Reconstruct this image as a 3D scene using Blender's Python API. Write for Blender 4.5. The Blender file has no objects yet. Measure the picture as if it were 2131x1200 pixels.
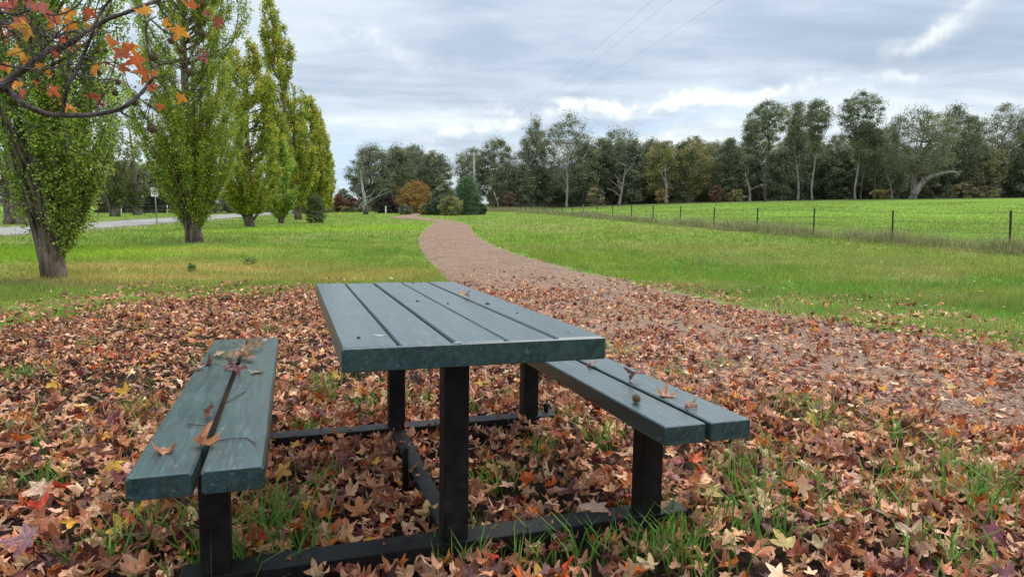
import bpy, math, random
import numpy as np
from mathutils import Vector, Matrix
R = math.radians
rng = np.random.default_rng(7)
random.seed(7)
sc = bpy.context.scene
col = bpy.data.collections.new('scene_objects'); sc.collection.children.link(col)

# ------------------------------------------------------------------ camera
F = 1382.0; PITCH = math.atan((600 - 422) / F); HC = 1.10
cam_d = bpy.data.cameras.new('camera'); cam = bpy.data.objects.new('camera', cam_d); col.objects.link(cam)
cam.location = (0, 0, HC); cam.rotation_euler = (math.pi / 2 - PITCH, 0, 0)
cam_d.sensor_width = 36; cam_d.lens = 36 * F / 2131; cam_d.clip_end = 4000; cam_d.clip_start = 0.05
sc.camera = cam

# ------------------------------------------------------------------ light, sky, exposure
SUN_EL, SUN_AZ = R(52), R(28)          # azimuth clockwise from the view direction (+Y)
sun_d = bpy.data.lights.new('sun', 'SUN'); sun = bpy.data.objects.new('sun', sun_d); col.objects.link(sun)
sun_d.energy = 1.5; sun_d.angle = R(10); sun_d.color = (1, .955, .88)
sd = Vector((math.sin(SUN_AZ) * math.cos(SUN_EL), math.cos(SUN_AZ) * math.cos(SUN_EL), math.sin(SUN_EL)))
sun.rotation_euler = sd.to_track_quat('Z', 'Y').to_euler()
sc.view_settings.view_transform = 'Standard'; sc.view_settings.look = 'None'
sc.view_settings.exposure = 0.6; sc.view_settings.gamma = 1.0
try: sc.view_settings.use_curve_mapping = False
except Exception: pass
sc.cycles.max_bounces = 8; sc.cycles.transparent_max_bounces = 8

class NT:
    def __init__(s, tree): s.t = tree; s.n = tree.nodes; s.l = tree.links
    def N(s, typ, **kw):
        n = s.n.new(typ)
        for k, v in kw.items():
            if k.startswith('_'): setattr(n, k[1:], v)
        return n
    def L(s, a, b): s.l.new(a, b)
    def val(s, sock, v):
        if hasattr(v, 'is_linked') or hasattr(v, 'links'): s.L(v, sock)
        else: sock.default_value = v
    def M(s, op, a, b=None, c=None, clamp=False):
        n = s.n.new('ShaderNodeMath'); n.operation = op; n.use_clamp = clamp
        s.val(n.inputs[0], a)
        if b is not None: s.val(n.inputs[1], b)
        if c is not None: s.val(n.inputs[2], c)
        return n.outputs[0]
    def noise(s, vec, scale, detail=4, rough=.55, dist=0.0, out='Fac'):
        n = s.n.new('ShaderNodeTexNoise')
        if vec is not None: s.L(vec, n.inputs['Vector'])
        n.inputs['Scale'].default_value = scale; n.inputs['Detail'].default_value = detail
        n.inputs['Roughness'].default_value = rough; n.inputs['Distortion'].default_value = dist
        return n.outputs[out]
    def ramp(s, fac, stops):
        n = s.n.new('ShaderNodeValToRGB'); s.L(fac, n.inputs[0])
        e = n.color_ramp.elements
        while len(e) < len(stops): e.new(.5)
        for q, (p, c) in zip(e, stops): q.position = p; q.color = (*c, 1) if len(c) == 3 else c
        return n.outputs[0]
    def mix(s, fac, a, b, mode='MIX'):
        n = s.n.new('ShaderNodeMix'); n.data_type = 'RGBA'; n.blend_type = mode
        s.val(n.inputs[0], fac)
        for sock, v in ((n.inputs[6], a), (n.inputs[7], b)):
            if isinstance(v, tuple): sock.default_value = (*v, 1) if len(v) == 3 else v
            else: s.L(v, sock)
        return n.outputs[2]
    def maprange(s, v, a, b, c=0., d=1., smooth=True):
        n = s.n.new('ShaderNodeMapRange'); n.interpolation_type = 'SMOOTHSTEP' if smooth else 'LINEAR'
        s.L(v, n.inputs[0])
        for i, x in enumerate((a, b, c, d)): n.inputs[i + 1].default_value = x
        return n.outputs[0]

w = bpy.data.worlds.new('World'); sc.world = w; w.use_nodes = True
T = NT(w.node_tree); T.n.clear()
tc = T.N('ShaderNodeTexCoord').outputs['Generated']
sx = T.N('ShaderNodeSeparateXYZ'); T.L(tc, sx.inputs[0]); X, Y, Z = sx.outputs
zc = T.M('MAXIMUM', Z, 0.0)
den = T.M('ADD', zc, 0.10)
cb = T.N('ShaderNodeCombineXYZ'); T.L(T.M('DIVIDE', X, den), cb.inputs[0]); T.L(T.M('DIVIDE', Y, den), cb.inputs[1])
cv = cb.outputs[0]
mp = T.N('ShaderNodeMapping'); T.L(cv, mp.inputs[0]); mp.inputs['Rotation'].default_value = (0, 0, R(-14)); mp.inputs['Scale'].default_value = (.58, 1.0, 1)
n1 = T.noise(mp.outputs[0], .62, 7, .52, .35)
n2 = T.noise(mp.outputs[0], 2.6, 6, .6, .25)
cl = T.M('ADD', T.M('MULTIPLY', n1, .72), T.M('MULTIPLY', n2, .28))
cloud = T.ramp(cl, [(.34, (.26, .325, .41)), (.43, (.345, .41, .495)), (.50, (.45, .515, .585)), (.57, (.57, .625, .675)), (.66, (.76, .80, .83))])
el = T.M('ARCSINE', Z); az = T.M('ARCTAN2', X, Y)
warp = T.M('SUBTRACT', T.noise(tc, 9, 6, .6, .4), .5)
def streak(a0, e0, slope, wa, we, amp):
    da = T.M('SUBTRACT', az, a0)
    de = T.M('ADD', T.M('SUBTRACT', T.M('SUBTRACT', el, e0), T.M('MULTIPLY', da, slope)), T.M('MULTIPLY', warp, .085))
    q = T.M('ADD', T.M('POWER', T.M('DIVIDE', da, wa), 2.0), T.M('POWER', T.M('DIVIDE', de, we), 2.0))
    return T.M('MULTIPLY', T.M('EXPONENT', T.M('MULTIPLY', q, -1.0)), amp)
def azel(px, py):
    a = (px - 1065.5) / F; b = (600 - py) / F
    y = math.cos(PITCH) + b * math.sin(PITCH); z = -math.sin(PITCH) + b * math.cos(PITCH)
    return math.atan2(a, y), math.atan2(z, math.hypot(a, y))
st = None
for px, py, sl, wa, we, amp in ((1290, 217, .02, .17, .008, 1.2), (1490, 207, .10, .11, .007, 1.1), (1010, 270, .18, .08, .010, .8), (1980, 48, .5, .060, .012, .42), (1930, 85, .3, .05, .012, .25),
                                (1440, 268, .10, .14, .012, .6), (1210, 205, .0, .05, .008, .7), (1880, 170, .2, .06, .008, .35), (800, 95, -.15, .10, .014, .28), (560, 330, 0, .30, .05, .25)):
    a0, e0 = azel(px, py); v = streak(a0, e0, sl, wa, we, amp)
    st = v if st is None else T.M('ADD', st, v)
brk = T.maprange(T.noise(tc, 17, 6, .62, .5), .38, .60)
st = T.M('MULTIPLY', T.M('MULTIPLY', st, T.M('ADD', T.M('MULTIPLY', brk, .85), .15)), .8, clamp=True)
sky1 = T.mix(st, cloud, (1.0, .985, .93))
# a clear blue gap low on the left, over the far trees
a0, e0 = azel(705, 350)
gap = streak(a0, e0, 0, .10, .05, .55)
sky1 = T.mix(T.M('MINIMUM', gap, 1.0), sky1, (.38, .56, .80))
a0, e0 = azel(1330, 262)
gap2 = streak(a0, e0, .10, .16, .010, .5)
sky1 = T.mix(T.M('MINIMUM', gap2, 1.0), sky1, (.42, .56, .76))
nish = T.N('ShaderNodeTexSky'); nish.sky_type = 'NISHITA'; nish.sun_disc = False
nish.sun_elevation = SUN_EL; nish.sun_rotation = SUN_AZ
nb = T.mix(1.0, nish.outputs[0], (.10, .10, .10), 'MULTIPLY')
skyc = T.mix(.90, nb, sky1)
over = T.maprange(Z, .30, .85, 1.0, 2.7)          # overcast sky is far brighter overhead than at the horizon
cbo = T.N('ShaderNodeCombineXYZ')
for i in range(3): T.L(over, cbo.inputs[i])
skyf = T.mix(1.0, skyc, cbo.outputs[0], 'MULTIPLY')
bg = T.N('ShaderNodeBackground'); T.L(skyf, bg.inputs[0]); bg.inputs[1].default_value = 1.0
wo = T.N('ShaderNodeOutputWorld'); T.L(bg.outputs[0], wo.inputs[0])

# ------------------------------------------------------------------ helpers: frame of the table, terrain, pixels to ground
def rx(a):
    c, s = math.cos(a), math.sin(a); return np.array([[1, 0, 0], [0, c, -s], [0, s, c]])
def camM(pitch, roll):      # world (x right, y forward, z up) -> camera (right, forward, up)
    c, s = math.cos(pitch), math.sin(pitch)
    P = np.array([[1, 0, 0], [0, c, -s], [0, s, c]])
    cr, sr = math.cos(roll), math.sin(roll)
    return np.array([[cr, 0, -sr], [0, 1, 0], [sr, 0, cr]]) @ P
TILT = camM(PITCH, 0).T @ camM(.0945, -.0134)       # the ground under the table falls away gently
S = 1.22
NRM = TILT @ np.array([0, 0, 1.0]); P0 = np.array([0, 0, HC]) + TILT @ np.array([0, 0, -HC])
def sstep(a, b, x):
    t = np.clip((x - a) / (b - a), 0, 1); return t * t * (3 - 2 * t)
def terr(x, y):
    x = np.asarray(x, float); y = np.asarray(y, float)
    dx, dy = x - .3, y - 3.; r = np.hypot(dx, dy) + 1e-9; k = 9. * np.tanh(r / 9.) / r
    xx, yy = .3 + dx * k, 3 + dy * k
    z = P0[2] - (NRM[0] * (xx - P0[0]) + NRM[1] * (yy - P0[1])) / NRM[2]
    rise = 2.9 * (1 - np.exp(-np.maximum(x - 2, 0) / 48.)) * sstep(26, 140, y)
    return z + rise
def ray(px, py):
    b = (600 - py) / F
    return np.array([(px - 1065.5) / F, math.cos(PITCH) + b * math.sin(PITCH), -math.sin(PITCH) + b * math.cos(PITCH)])
def at(px, py):             # ground point under a picture point
    d = ray(px, py); t = .3
    while t < 700:
        p = d * t
        if HC + p[2] < terr(p[0], p[1]): break
        t *= 1.01
    lo, hi = t / 1.01, t
    for _ in range(30):
        m = (lo + hi) / 2; p = d * m
        if HC + p[2] < terr(p[0], p[1]): hi = m
        else: lo = m
    p = d * hi
    return np.array([p[0], p[1], float(terr(p[0], p[1]))])
def pt(px, py, dist):       # point at a given forward distance
    d = ray(px, py); p = d * (dist / d[1]); return np.array([p[0], p[1], HC + p[2]])
def topix(x, y, z):
    c, s = math.cos(PITCH), math.sin(PITCH); zz = z - HC
    dep = y * c - zz * s; up = zz * c + y * s
    return 1065.5 + F * x / dep, 600 - F * up / dep
def tab(u, v, h):           # table frame (right, forward, height over its ground) -> world
    c, s = math.cos(.3212), math.sin(.3212)
    q = np.array([-.0654 * S + c * u - s * v, 1.485 * S + s * u + c * v, h - HC])
    return np.array([0, 0, HC]) + TILT @ q

def totab(x, y):
    c, s = math.cos(.3212), math.sin(.3212); dx, dy = x + .0654 * S, y - 1.485 * S
    return c * dx + s * dy, -s * dx + c * dy

_h = np.random.default_rng(3).random((256, 256))
def vnoise(x, y):
    xi = np.floor(x).astype(int); yi = np.floor(y).astype(int); fx, fy = x - xi, y - yi
    fx = fx * fx * (3 - 2 * fx); fy = fy * fy * (3 - 2 * fy)
    g = lambda a, b: _h[a & 255, b & 255]
    return (g(xi, yi) * (1 - fx) + g(xi + 1, yi) * fx) * (1 - fy) + (g(xi, yi + 1) * (1 - fx) + g(xi + 1, yi + 1) * fx) * fy
def fbm(x, y, o=4):
    s = 0; a = .5; t = 0
    for i in range(o): s = s + a * vnoise(x * 2 ** i + 17 * i, y * 2 ** i + 5 * i); t += a; a *= .55
    return s / t

# ------------------------------------------------------------------ mesh helpers
class MB:
    def __init__(s): s.v = []; s.q = []; s.t = []; s.c = []; s.n = 0
    def add(s, v, q=None, t=None, c=None):
        v = np.asarray(v, float); 
        if q is not None and len(q): s.q.append(np.asarray(q, int) + s.n)
        if t is not None and len(t): s.t.append(np.asarray(t, int) + s.n)
        s.v.append(v); s.n += len(v)
        if c is None: c = (1, 1, 1)
        c = np.asarray(c, float)
        s.c.append(np.broadcast_to(c, (len(v), 3)) if c.ndim == 1 else c)
    def build(s, name, m, parent=None, smooth=True):
        V = np.concatenate(s.v); q = np.concatenate(s.q) if s.q else np.zeros((0, 4), int); t = np.concatenate(s.t) if s.t else np.zeros((0, 3), int)
        me = bpy.data.meshes.new(name)
        me.vertices.add(len(V)); me.vertices.foreach_set('co', V.astype(np.float32).ravel())
        nl = len(q) * 4 + len(t) * 3; me.loops.add(nl)
        me.loops.foreach_set('vertex_index', np.concatenate([q.ravel(), t.ravel()]).astype(np.int32))
        me.polygons.add(len(q) + len(t))
        ls = np.concatenate([np.arange(len(q)) * 4, len(q) * 4 + np.arange(len(t)) * 3]).astype(np.int32)
        me.polygons.foreach_set('loop_start', ls)
        me.polygons.foreach_set('use_smooth', np.full(len(ls), smooth))
        me.update(calc_edges=True)
        C = np.concatenate(s.c); a = me.color_attributes.new('tint', 'FLOAT_COLOR', 'POINT')
        a.data.foreach_set('color', np.concatenate([C, np.ones((len(C), 1))], 1).astype(np.float32).ravel())
        me.materials.append(m); me.validate()
        o = bpy.data.objects.new(name, me); col.objects.link(o)
        if parent is not None: o.parent = parent
        return o
def tag(o, label=None, cat=None, group=None, kind=None):
    if label: o['label'] = label
    if cat: o['category'] = cat
    if group: o['group'] = group
    if kind: o['kind'] = kind
    return o
def empty(name, loc, label, cat, group=None, rz=0):
    o = bpy.data.objects.new(name, None); col.objects.link(o); o.location = loc; o.rotation_euler = (0, 0, rz); o.empty_display_size = .2
    return tag(o, label, cat, group)
def tube(mb, P, rad, n=8, c=None, cap=True, wob=0.):
    P = np.asarray(P, float); rad = np.broadcast_to(np.asarray(rad, float), (len(P),))
    Tn = np.gradient(P, axis=0); Tn /= np.linalg.norm(Tn, axis=1)[:, None] + 1e-12
    ref = np.array([0, 0, 1.]) if abs(Tn[0][2]) < .8 else np.array([1., 0, 0])
    A = np.cross(Tn[0], ref); A /= np.linalg.norm(A); rings = []
    ph = np.linspace(0, 2 * np.pi, n, endpoint=False)
    for i in range(len(P)):
        A = A - Tn[i] * (A @ Tn[i]); A /= np.linalg.norm(A) + 1e-12; B = np.cross(Tn[i], A)
        rr = rad[i] * (1 + wob * (np.random.default_rng(int(i * 7 + n)).random(n) - .5)) if wob else rad[i]
        rings.append(P[i] + (np.cos(ph) * rr)[:, None] * A + (np.sin(ph) * rr)[:, None] * B)
    V = np.concatenate(rings); k = len(P); j = np.arange(n); q = []
    for i in range(k - 1):
        a = i * n + j; b = i * n + (j + 1) % n; q.append(np.stack([a, b, b + n, a + n], 1))
    q = np.concatenate(q); t = None
    if cap:
        V = np.concatenate([V, [P[0]], [P[-1]]]); 
        t = np.concatenate([np.stack([(j + 1) % n, j, np.full(n, k * n)], 1), np.stack([(k - 1) * n + j, (k - 1) * n + (j + 1) % n, np.full(n, k * n + 1)], 1)])
    mb.add(V, q, t, c)
def smoothline(P, m=6):     # Catmull-Rom through points
    P = np.asarray(P, float); Q = np.concatenate([[2 * P[0] - P[1]], P, [2 * P[-1] - P[-2]]]); out = []
    for i in range(1, len(Q) - 2):
        for t in np.linspace(0, 1, m, endpoint=False):
            a, b, c, d = Q[i - 1], Q[i], Q[i + 1], Q[i + 2]
            out.append(.5 * (2 * b + (c - a) * t + (2 * a - 5 * b + 4 * c - d) * t * t + (3 * b - 3 * c + d - a) * t ** 3))
    out.append(P[-1]); return np.array(out)
def box(mb, x0, x1, y0, y1, z0, z1, bev=.004, c=None, seg=1, M=None):
    # bevelled box (chamfer) with optional lengthwise segments along y
    b = bev
    def ring(y, inset):
        i = inset
        return [(x0 + b + i, y, z0 + i), (x1 - b - i, y, z0 + i), (x1 - i, y, z0 + b + i), (x1 - i, y, z1 - b - i), (x1 - b - i, y, z1 - i), (x0 + b + i, y, z1 - i), (x0 + i, y, z1 - b - i), (x0 + i, y, z0 + b + i)]
    ys = [(y0, b), (y0 + b, 0)] + [(y0 + b + (y1 - y0 - 2 * b) * k / seg, 0) for k in range(1, seg)] + [(y1 - b, 0), (y1, b)]
    V = np.array([p for y, i in ys for p in ring(y, i * .7)]); q = []
    for r in range(len(ys) - 1):
        for j in range(8): a = r * 8 + j; e = r * 8 + (j + 1) % 8; q.append((a, e, e + 8, a + 8))
    q += [(0, 7, 6, 1), (1, 6, 5, 2), (2, 5, 4, 3)]; o = (len(ys) - 1) * 8
    q += [(o + 0, o + 1, o + 6, o + 7), (o + 1, o + 2, o + 5, o + 6), (o + 2, o + 3, o + 4, o + 5)]
    if M is not None: V = V @ M[:3, :3].T + M[:3, 3]
    mb.add(V, q, None, c)

# ------------------------------------------------------------------ materials
def mat(name): 
    m = bpy.data.materials.new(name); m.use_nodes = True; t = NT(m.node_tree); t.n.clear()
    o = t.N('ShaderNodeOutputMaterial'); p = t.N('ShaderNodeBsdfPrincipled'); t.L(p.outputs[0], o.inputs[0])
    return m, t, p, o
def tintmat(name, rough=.6, spec=.3, transl=0., nscale=30., namp=.35, bump=0., bscale=60., coords='Object'):
    m, t, p, o = mat(name)
    a = t.N('ShaderNodeAttribute'); a.attribute_name = 'tint'
    vc = t.N('ShaderNodeTexCoord').outputs[coords]
    nz = t.noise(vc, nscale, 3, .6)
    k = t.maprange(nz, .25, .75, 1 - namp, 1 + namp, False)
    cc = t.N('ShaderNodeCombineXYZ'); [t.L(k, cc.inputs[i]) for i in range(3)]
    c = t.mix(1., a.outputs['Color'], cc.outputs[0], 'MULTIPLY')
    t.L(c, p.inputs['Base Color']); p.inputs['Roughness'].default_value = rough; p.inputs['Specular IOR Level'].default_value = spec
    if bump:
        b = t.N('ShaderNodeBump'); b.inputs['Strength'].default_value = bump; b.inputs['Distance'].default_value = .02
        t.L(t.noise(vc, bscale, 5, .65), b.inputs['Height']); t.L(b.outputs[0], p.inputs['Normal'])
    if transl:
        tr = t.N('ShaderNodeBsdfTranslucent'); t.L(c, tr.inputs[0]); mx = t.N('ShaderNodeMixShader'); mx.inputs[0].default_value = transl
        t.L(p.outputs[0], mx.inputs[1]); t.L(tr.outputs[0], mx.inputs[2]); t.L(mx.outputs[0], o.inputs[0])
    return m
m_litter = tintmat('dry_leaf', .55, .35, .18, 55., .30)
m_fresh = tintmat('autumn_leaf', .5, .35, .45, 40., .22)
m_grass = tintmat('grass_blade', .5, .3, .35, 6., .15)
m_foliage = tintmat('poplar_leaf', .5, .35, .42, 2., .12)
m_gumleaf = tintmat('gum_leaf', .6, .2, .25, .6, .2)
def barkmat(name, c0, c1, scale=(14, 14, 2.2), bump=.9, rough=.9):
    m, t, p, o = mat(name); vc = t.N('ShaderNodeTexCoord').outputs['Object']
    a = t.N('ShaderNodeMapping'); t.L(vc, a.inputs[0]); a.inputs['Scale'].default_value = scale
    n = t.noise(a.outputs[0], 1., 6, .65, .5)
    t.L(t.ramp(n, [(.35, c0), (.62, c1)]), p.inputs['Base Color']); p.inputs['Roughness'].default_value = rough
    p.inputs['Specular IOR Level'].default_value = .15
    b = t.N('ShaderNodeBump'); b.inputs['Strength'].default_value = bump; b.inputs['Distance'].default_value = .03; t.L(n, b.inputs['Height']); t.L(b.outputs[0], p.inputs['Normal'])
    return m
m_popbark = barkmat('poplar_bark', (.045, .032, .026), (.24, .185, .15))
m_gumbark = barkmat('pale_gum_bark', (.13, .11, .095), (.34, .30, .26), (3, 3, .6), .3)
m_darkbark = barkmat('dark_gum_bark', (.04, .033, .028), (.13, .105, .09), (3, 3, .6), .5)
m_sgbark = barkmat('sweetgum_bark', (.06, .05, .045), (.17, .14, .125), (60, 60, 60), .5)
m_deadbark = barkmat('weathered_wood', (.13, .12, .115), (.42, .40, .37), (6, 6, .8), .6)

def paintmat():
    m, t, p, o = mat('green_paint'); vc = t.N('ShaderNodeTexCoord').outputs['Object']
    a = t.N('ShaderNodeMapping'); t.L(vc, a.inputs[0]); a.inputs['Scale'].default_value = (38, 3.0, 38)
    grain = t.noise(a.outputs[0], 1., 6, .65, .8)
    blot = t.noise(vc, 5., 5, .6)
    sc1 = t.maprange(t.noise(a.outputs[0], 2.3, 4, .7), .57, .66)
    spots = t.maprange(t.noise(vc, 34., 3, .6), .645, .68)
    base = t.ramp(grain, [(.40, (.005, .022, .024)), (.5, (.009, .037, .038)), (.60, (.017, .056, .056))])
    base = t.mix(t.M('MULTIPLY', t.maprange(blot, .42, .72), .35), base, (.032, .062, .058))
    fine = t.noise(a.outputs[0], 5.5, 5, .75, .3)
    base = t.mix(t.maprange(fine, .53, .66, 0, .6), base, (.008, .020, .021))
    base = t.mix(t.M('MULTIPLY', sc1, .28), base, (.15, .21, .20))
    base = t.mix(t.M('MULTIPLY', spots, .16), base, (.30, .36, .33))
    chips = t.M('MULTIPLY', t.maprange(t.noise(vc, 62., 4, .7), .60, .63), t.maprange(t.noise(vc, 6., 3, .6), .48, .58))
    base = t.mix(t.M('MULTIPLY', chips, .6), base, (.16, .14, .11))
    # worn lower edges: pale algae and scuffs
    t.L(base, p.inputs['Base Color'])
    r = t.maprange(t.M('ADD', t.M('MULTIPLY', blot, .6), t.M('MULTIPLY', grain, .4)), .3, .7, .32, .55)
    t.L(r, p.inputs['Roughness']); p.inputs['Specular IOR Level'].default_value = .5; p.inputs['Coat Weight'].default_value = .7; p.inputs['Coat Roughness'].default_value = .30
    b = t.N('ShaderNodeBump'); b.inputs['Strength'].default_value = .35; b.inputs['Distance'].default_value = .0015
    t.L(grain, b.inputs['Height']); t.L(b.outputs[0], p.inputs['Normal'])
    return m
m_paint = paintmat()
def steel(name, c0, c1, rough=.45):
    m, t, p, o = mat(name); vc = t.N('ShaderNodeTexCoord').outputs['Object']
    n = t.noise(vc, 22., 6, .65); t.L(t.mix(t.maprange(t.noise(vc, 7., 6, .75), .55, .75, 0, .5), t.ramp(n, [(.4, c0), (.72, c1)]), tuple(min(1, x * 2.2 + .01) for x in c1)), p.inputs['Base Color'])
    t.L(t.maprange(n, .3, .7, rough, rough + .2), p.inputs['Roughness']); p.inputs['Specular IOR Level'].default_value = .22
    b = t.N('ShaderNodeBump'); b.inputs['Strength'].default_value = .2; b.inputs['Distance'].default_value = .002
    t.L(t.noise(vc, 140., 3, .6), b.inputs['Height']); t.L(b.outputs[0], p.inputs['Normal']); return m
m_steel = steel('black_painted_steel', (.005, .005, .005), (.018, .016, .015))
m_galv = steel('galvanised_steel', (.22, .23, .23), (.38, .39, .39))
m_post = steel('dark_fence_steel', (.02, .021, .018), (.07, .065, .055), .6)
m_wire = steel('fence_wire', (.06, .055, .05), (.13, .12, .11), .5)
def plain(name, c, rough=.6):
    m, t, p, o = mat(name); vc = t.N('ShaderNodeTexCoord').outputs['Object']
    n = t.noise(vc, 25., 4, .6); t.L(t.ramp(n, [(.3, tuple(x * .85 for x in c)), (.7, tuple(min(1, x * 1.1) for x in c))]), p.inputs['Base Color']); p.inputs['Roughness'].default_value = rough; return m
m_white = plain('white_sign_face', (.78, .78, .76), .4)
m_black = plain('sign_black', (.02, .02, .02), .5)
m_signred = plain('sign_red', (.30, .04, .04), .5)
m_fruit = plain('seed_ball', (.13, .085, .035), .8)

# ground
def groundmat():
    m, t, p, o = mat('ground_cover'); vc = t.N('ShaderNodeTexCoord').outputs['Object']
    a = t.N('ShaderNodeAttribute'); a.attribute_name = 'tint'
    n1 = t.noise(vc, .55, 5, .6); n2 = t.noise(vc, 9., 5, .7); n3 = t.noise(vc, 55., 4, .7)
    k = t.M('ADD', t.M('ADD', t.M('MULTIPLY', n1, .5), t.M('MULTIPLY', n2, .9)), t.M('MULTIPLY', n3, 1.1))
    k = t.maprange(k, .85, 1.65, .55, 1.4, False)
    cc = t.N('ShaderNodeCombineXYZ'); [t.L(k, cc.inputs[i]) for i in range(3)]
    c = t.mix(1., a.outputs['Color'], cc.outputs[0], 'MULTIPLY')
    c = t.mix(t.maprange(t.noise(vc, 2.2, 5, .7), .56, .72, 0, .35), c, t.mix(1., c, (1.5, 1.12, .9), 'MULTIPLY'))
    t.L(c, p.inputs['Base Color']); p.inputs['Roughness'].default_value = .95; p.inputs['Specular IOR Level'].default_value = .05
    b = t.N('ShaderNodeBump'); b.inputs['Strength'].default_value = .8; b.inputs['Distance'].default_value = .03
    t.L(n3, b.inputs['Height']); t.L(b.outputs[0], p.inputs['Normal']); return m
m_ground = groundmat()
def gravelmat(name, c0, c1, c2, sc_=90.):
    m, t, p, o = mat(name); vc = t.N('ShaderNodeTexCoord').outputs['Object']
    v = t.N('ShaderNodeTexVoronoi'); t.L(vc, v.inputs['Vector']); v.inputs['Scale'].default_value = sc_
    n = t.noise(vc, 1.1, 6, .65); g = t.noise(vc, 13., 8, .85)
    c = t.ramp(v.outputs['Color'], [(.15, c0), (.5, c1), (.85, c2)])
    c = t.mix(t.maprange(g, .40, .62, 0, .75), c, c0)
    c = t.mix(t.maprange(n, .42, .62, 0, .75), c, t.mix(1., c, (.80, .74, .72), 'MULTIPLY'))
    t.L(c, p.inputs['Base Color']); p.inputs['Roughness'].default_value = .9; p.inputs['Specular IOR Level'].default_value = .2
    b = t.N('ShaderNodeBump'); b.inputs['Strength'].default_value = .7; b.inputs['Distance'].default_value = .008
    t.L(v.outputs['Distance'], b.inputs['Height']); t.L(b.outputs[0], p.inputs['Normal']); return m
m_gravel = gravelmat('pink_gravel', (.15, .086, .054), (.29, .178, .115), (.43, .30, .205))
m_road = gravelmat('worn_asphalt', (.24, .225, .20), (.33, .31, .275), (.40, .38, .335), 60.)

# ------------------------------------------------------------------ layout of the ground in the world
# litter: everything nearer than this line (points on the ground)
LIT = np.array([at(x, y)[:2] for x, y in ((-900, 720), (-300, 690), (0, 668), (130, 640), (250, 617), (450, 603), (655, 600), (800, 606), (900, 612), (985, 592), (1080, 585), (1180, 590), (1300, 604), (1480, 628), (1640, 655), (1760, 672), (1900, 690), (2131, 735), (2500, 800), (3000, 870))])
LA = np.arctan2(LIT[:, 0], LIT[:, 1]); LD = np.hypot(LIT[:, 0], LIT[:, 1])
def litdist(x, y):          # >0 inside the litter, metres to its far edge
    a = np.arctan2(x, y); d = np.hypot(x, y)
    e = np.interp(a, LA, LD)
    return e - d + (fbm(x * .8 + 40, y * .8 + 9, 4) - .5) * 2.6
# path edges (pixel pairs at the same place along the path), near end runs off to the right
PL = [(818, 437.2), (850, 440), (862, 444), (812, 452), (880, 457.5), (905, 462), (886, 475), (873, 492), (872, 510), (884, 532), (905, 556), (940, 590), (1010, 640), (1130, 700), (1330, 790), (1650, 880), (2300, 990), (3000, 1090)]
PR = [(850, 437.2), (862, 439), (880, 444), (868, 450), (905, 455), (945, 459), (975, 468), (985, 483), (1008, 500), (1055, 520), (1125, 542), (1215, 563), (1330, 588), (1470, 618), (1640, 652), (1830, 682), (2250, 740), (2900, 830)]
PLw = np.array([at(*p)[:2] for p in PL]); PRw = np.array([at(*p)[:2] for p in PR])
def z3(P): return np.concatenate([P, np.zeros((len(P), 1))], 1)
PLs = smoothline(z3(PLw), 10)[:, :2]; PRs = smoothline(z3(PRw), 10)[:, :2]
PC = (PLs + PRs) / 2; PW = np.linalg.norm(PLs - PRs, axis=1) / 2
def inpoly(x, y, poly):
    x = np.asarray(x); r = np.zeros(x.shape, bool); n = len(poly); j = n - 1
    for i in range(n):
        xi, yi = poly[i]; xj, yj = poly[j]
        c = ((yi > y) != (yj > y)) & (x < (xj - xi) * (y - yi) / (yj - yi + 1e-12) + xi); r ^= c; j = i
    return r
PATHPOLY = np.concatenate([PLs[::2], PRs[::-2]])
# road: runs away on the left
RN = np.array([at(-60, 494)[:2], at(350, 463.5)[:2]]); rd = RN[1] - RN[0]; rd /= np.linalg.norm(rd); rn = np.array([-rd[1], rd[0]])
RW = 5.6
def roadpos(x, y): return (x - RN[0][0]) * rn[0] + (y - RN[0][1]) * rn[1]   # 0..RW on the road
FX0, FY0 = 15.3, 20.4; FDX, FDY = -.155, 1.0
def fencex(y): return FX0 + (y - FY0) * FDX     # x of the paddock fence at forward distance y

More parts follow.
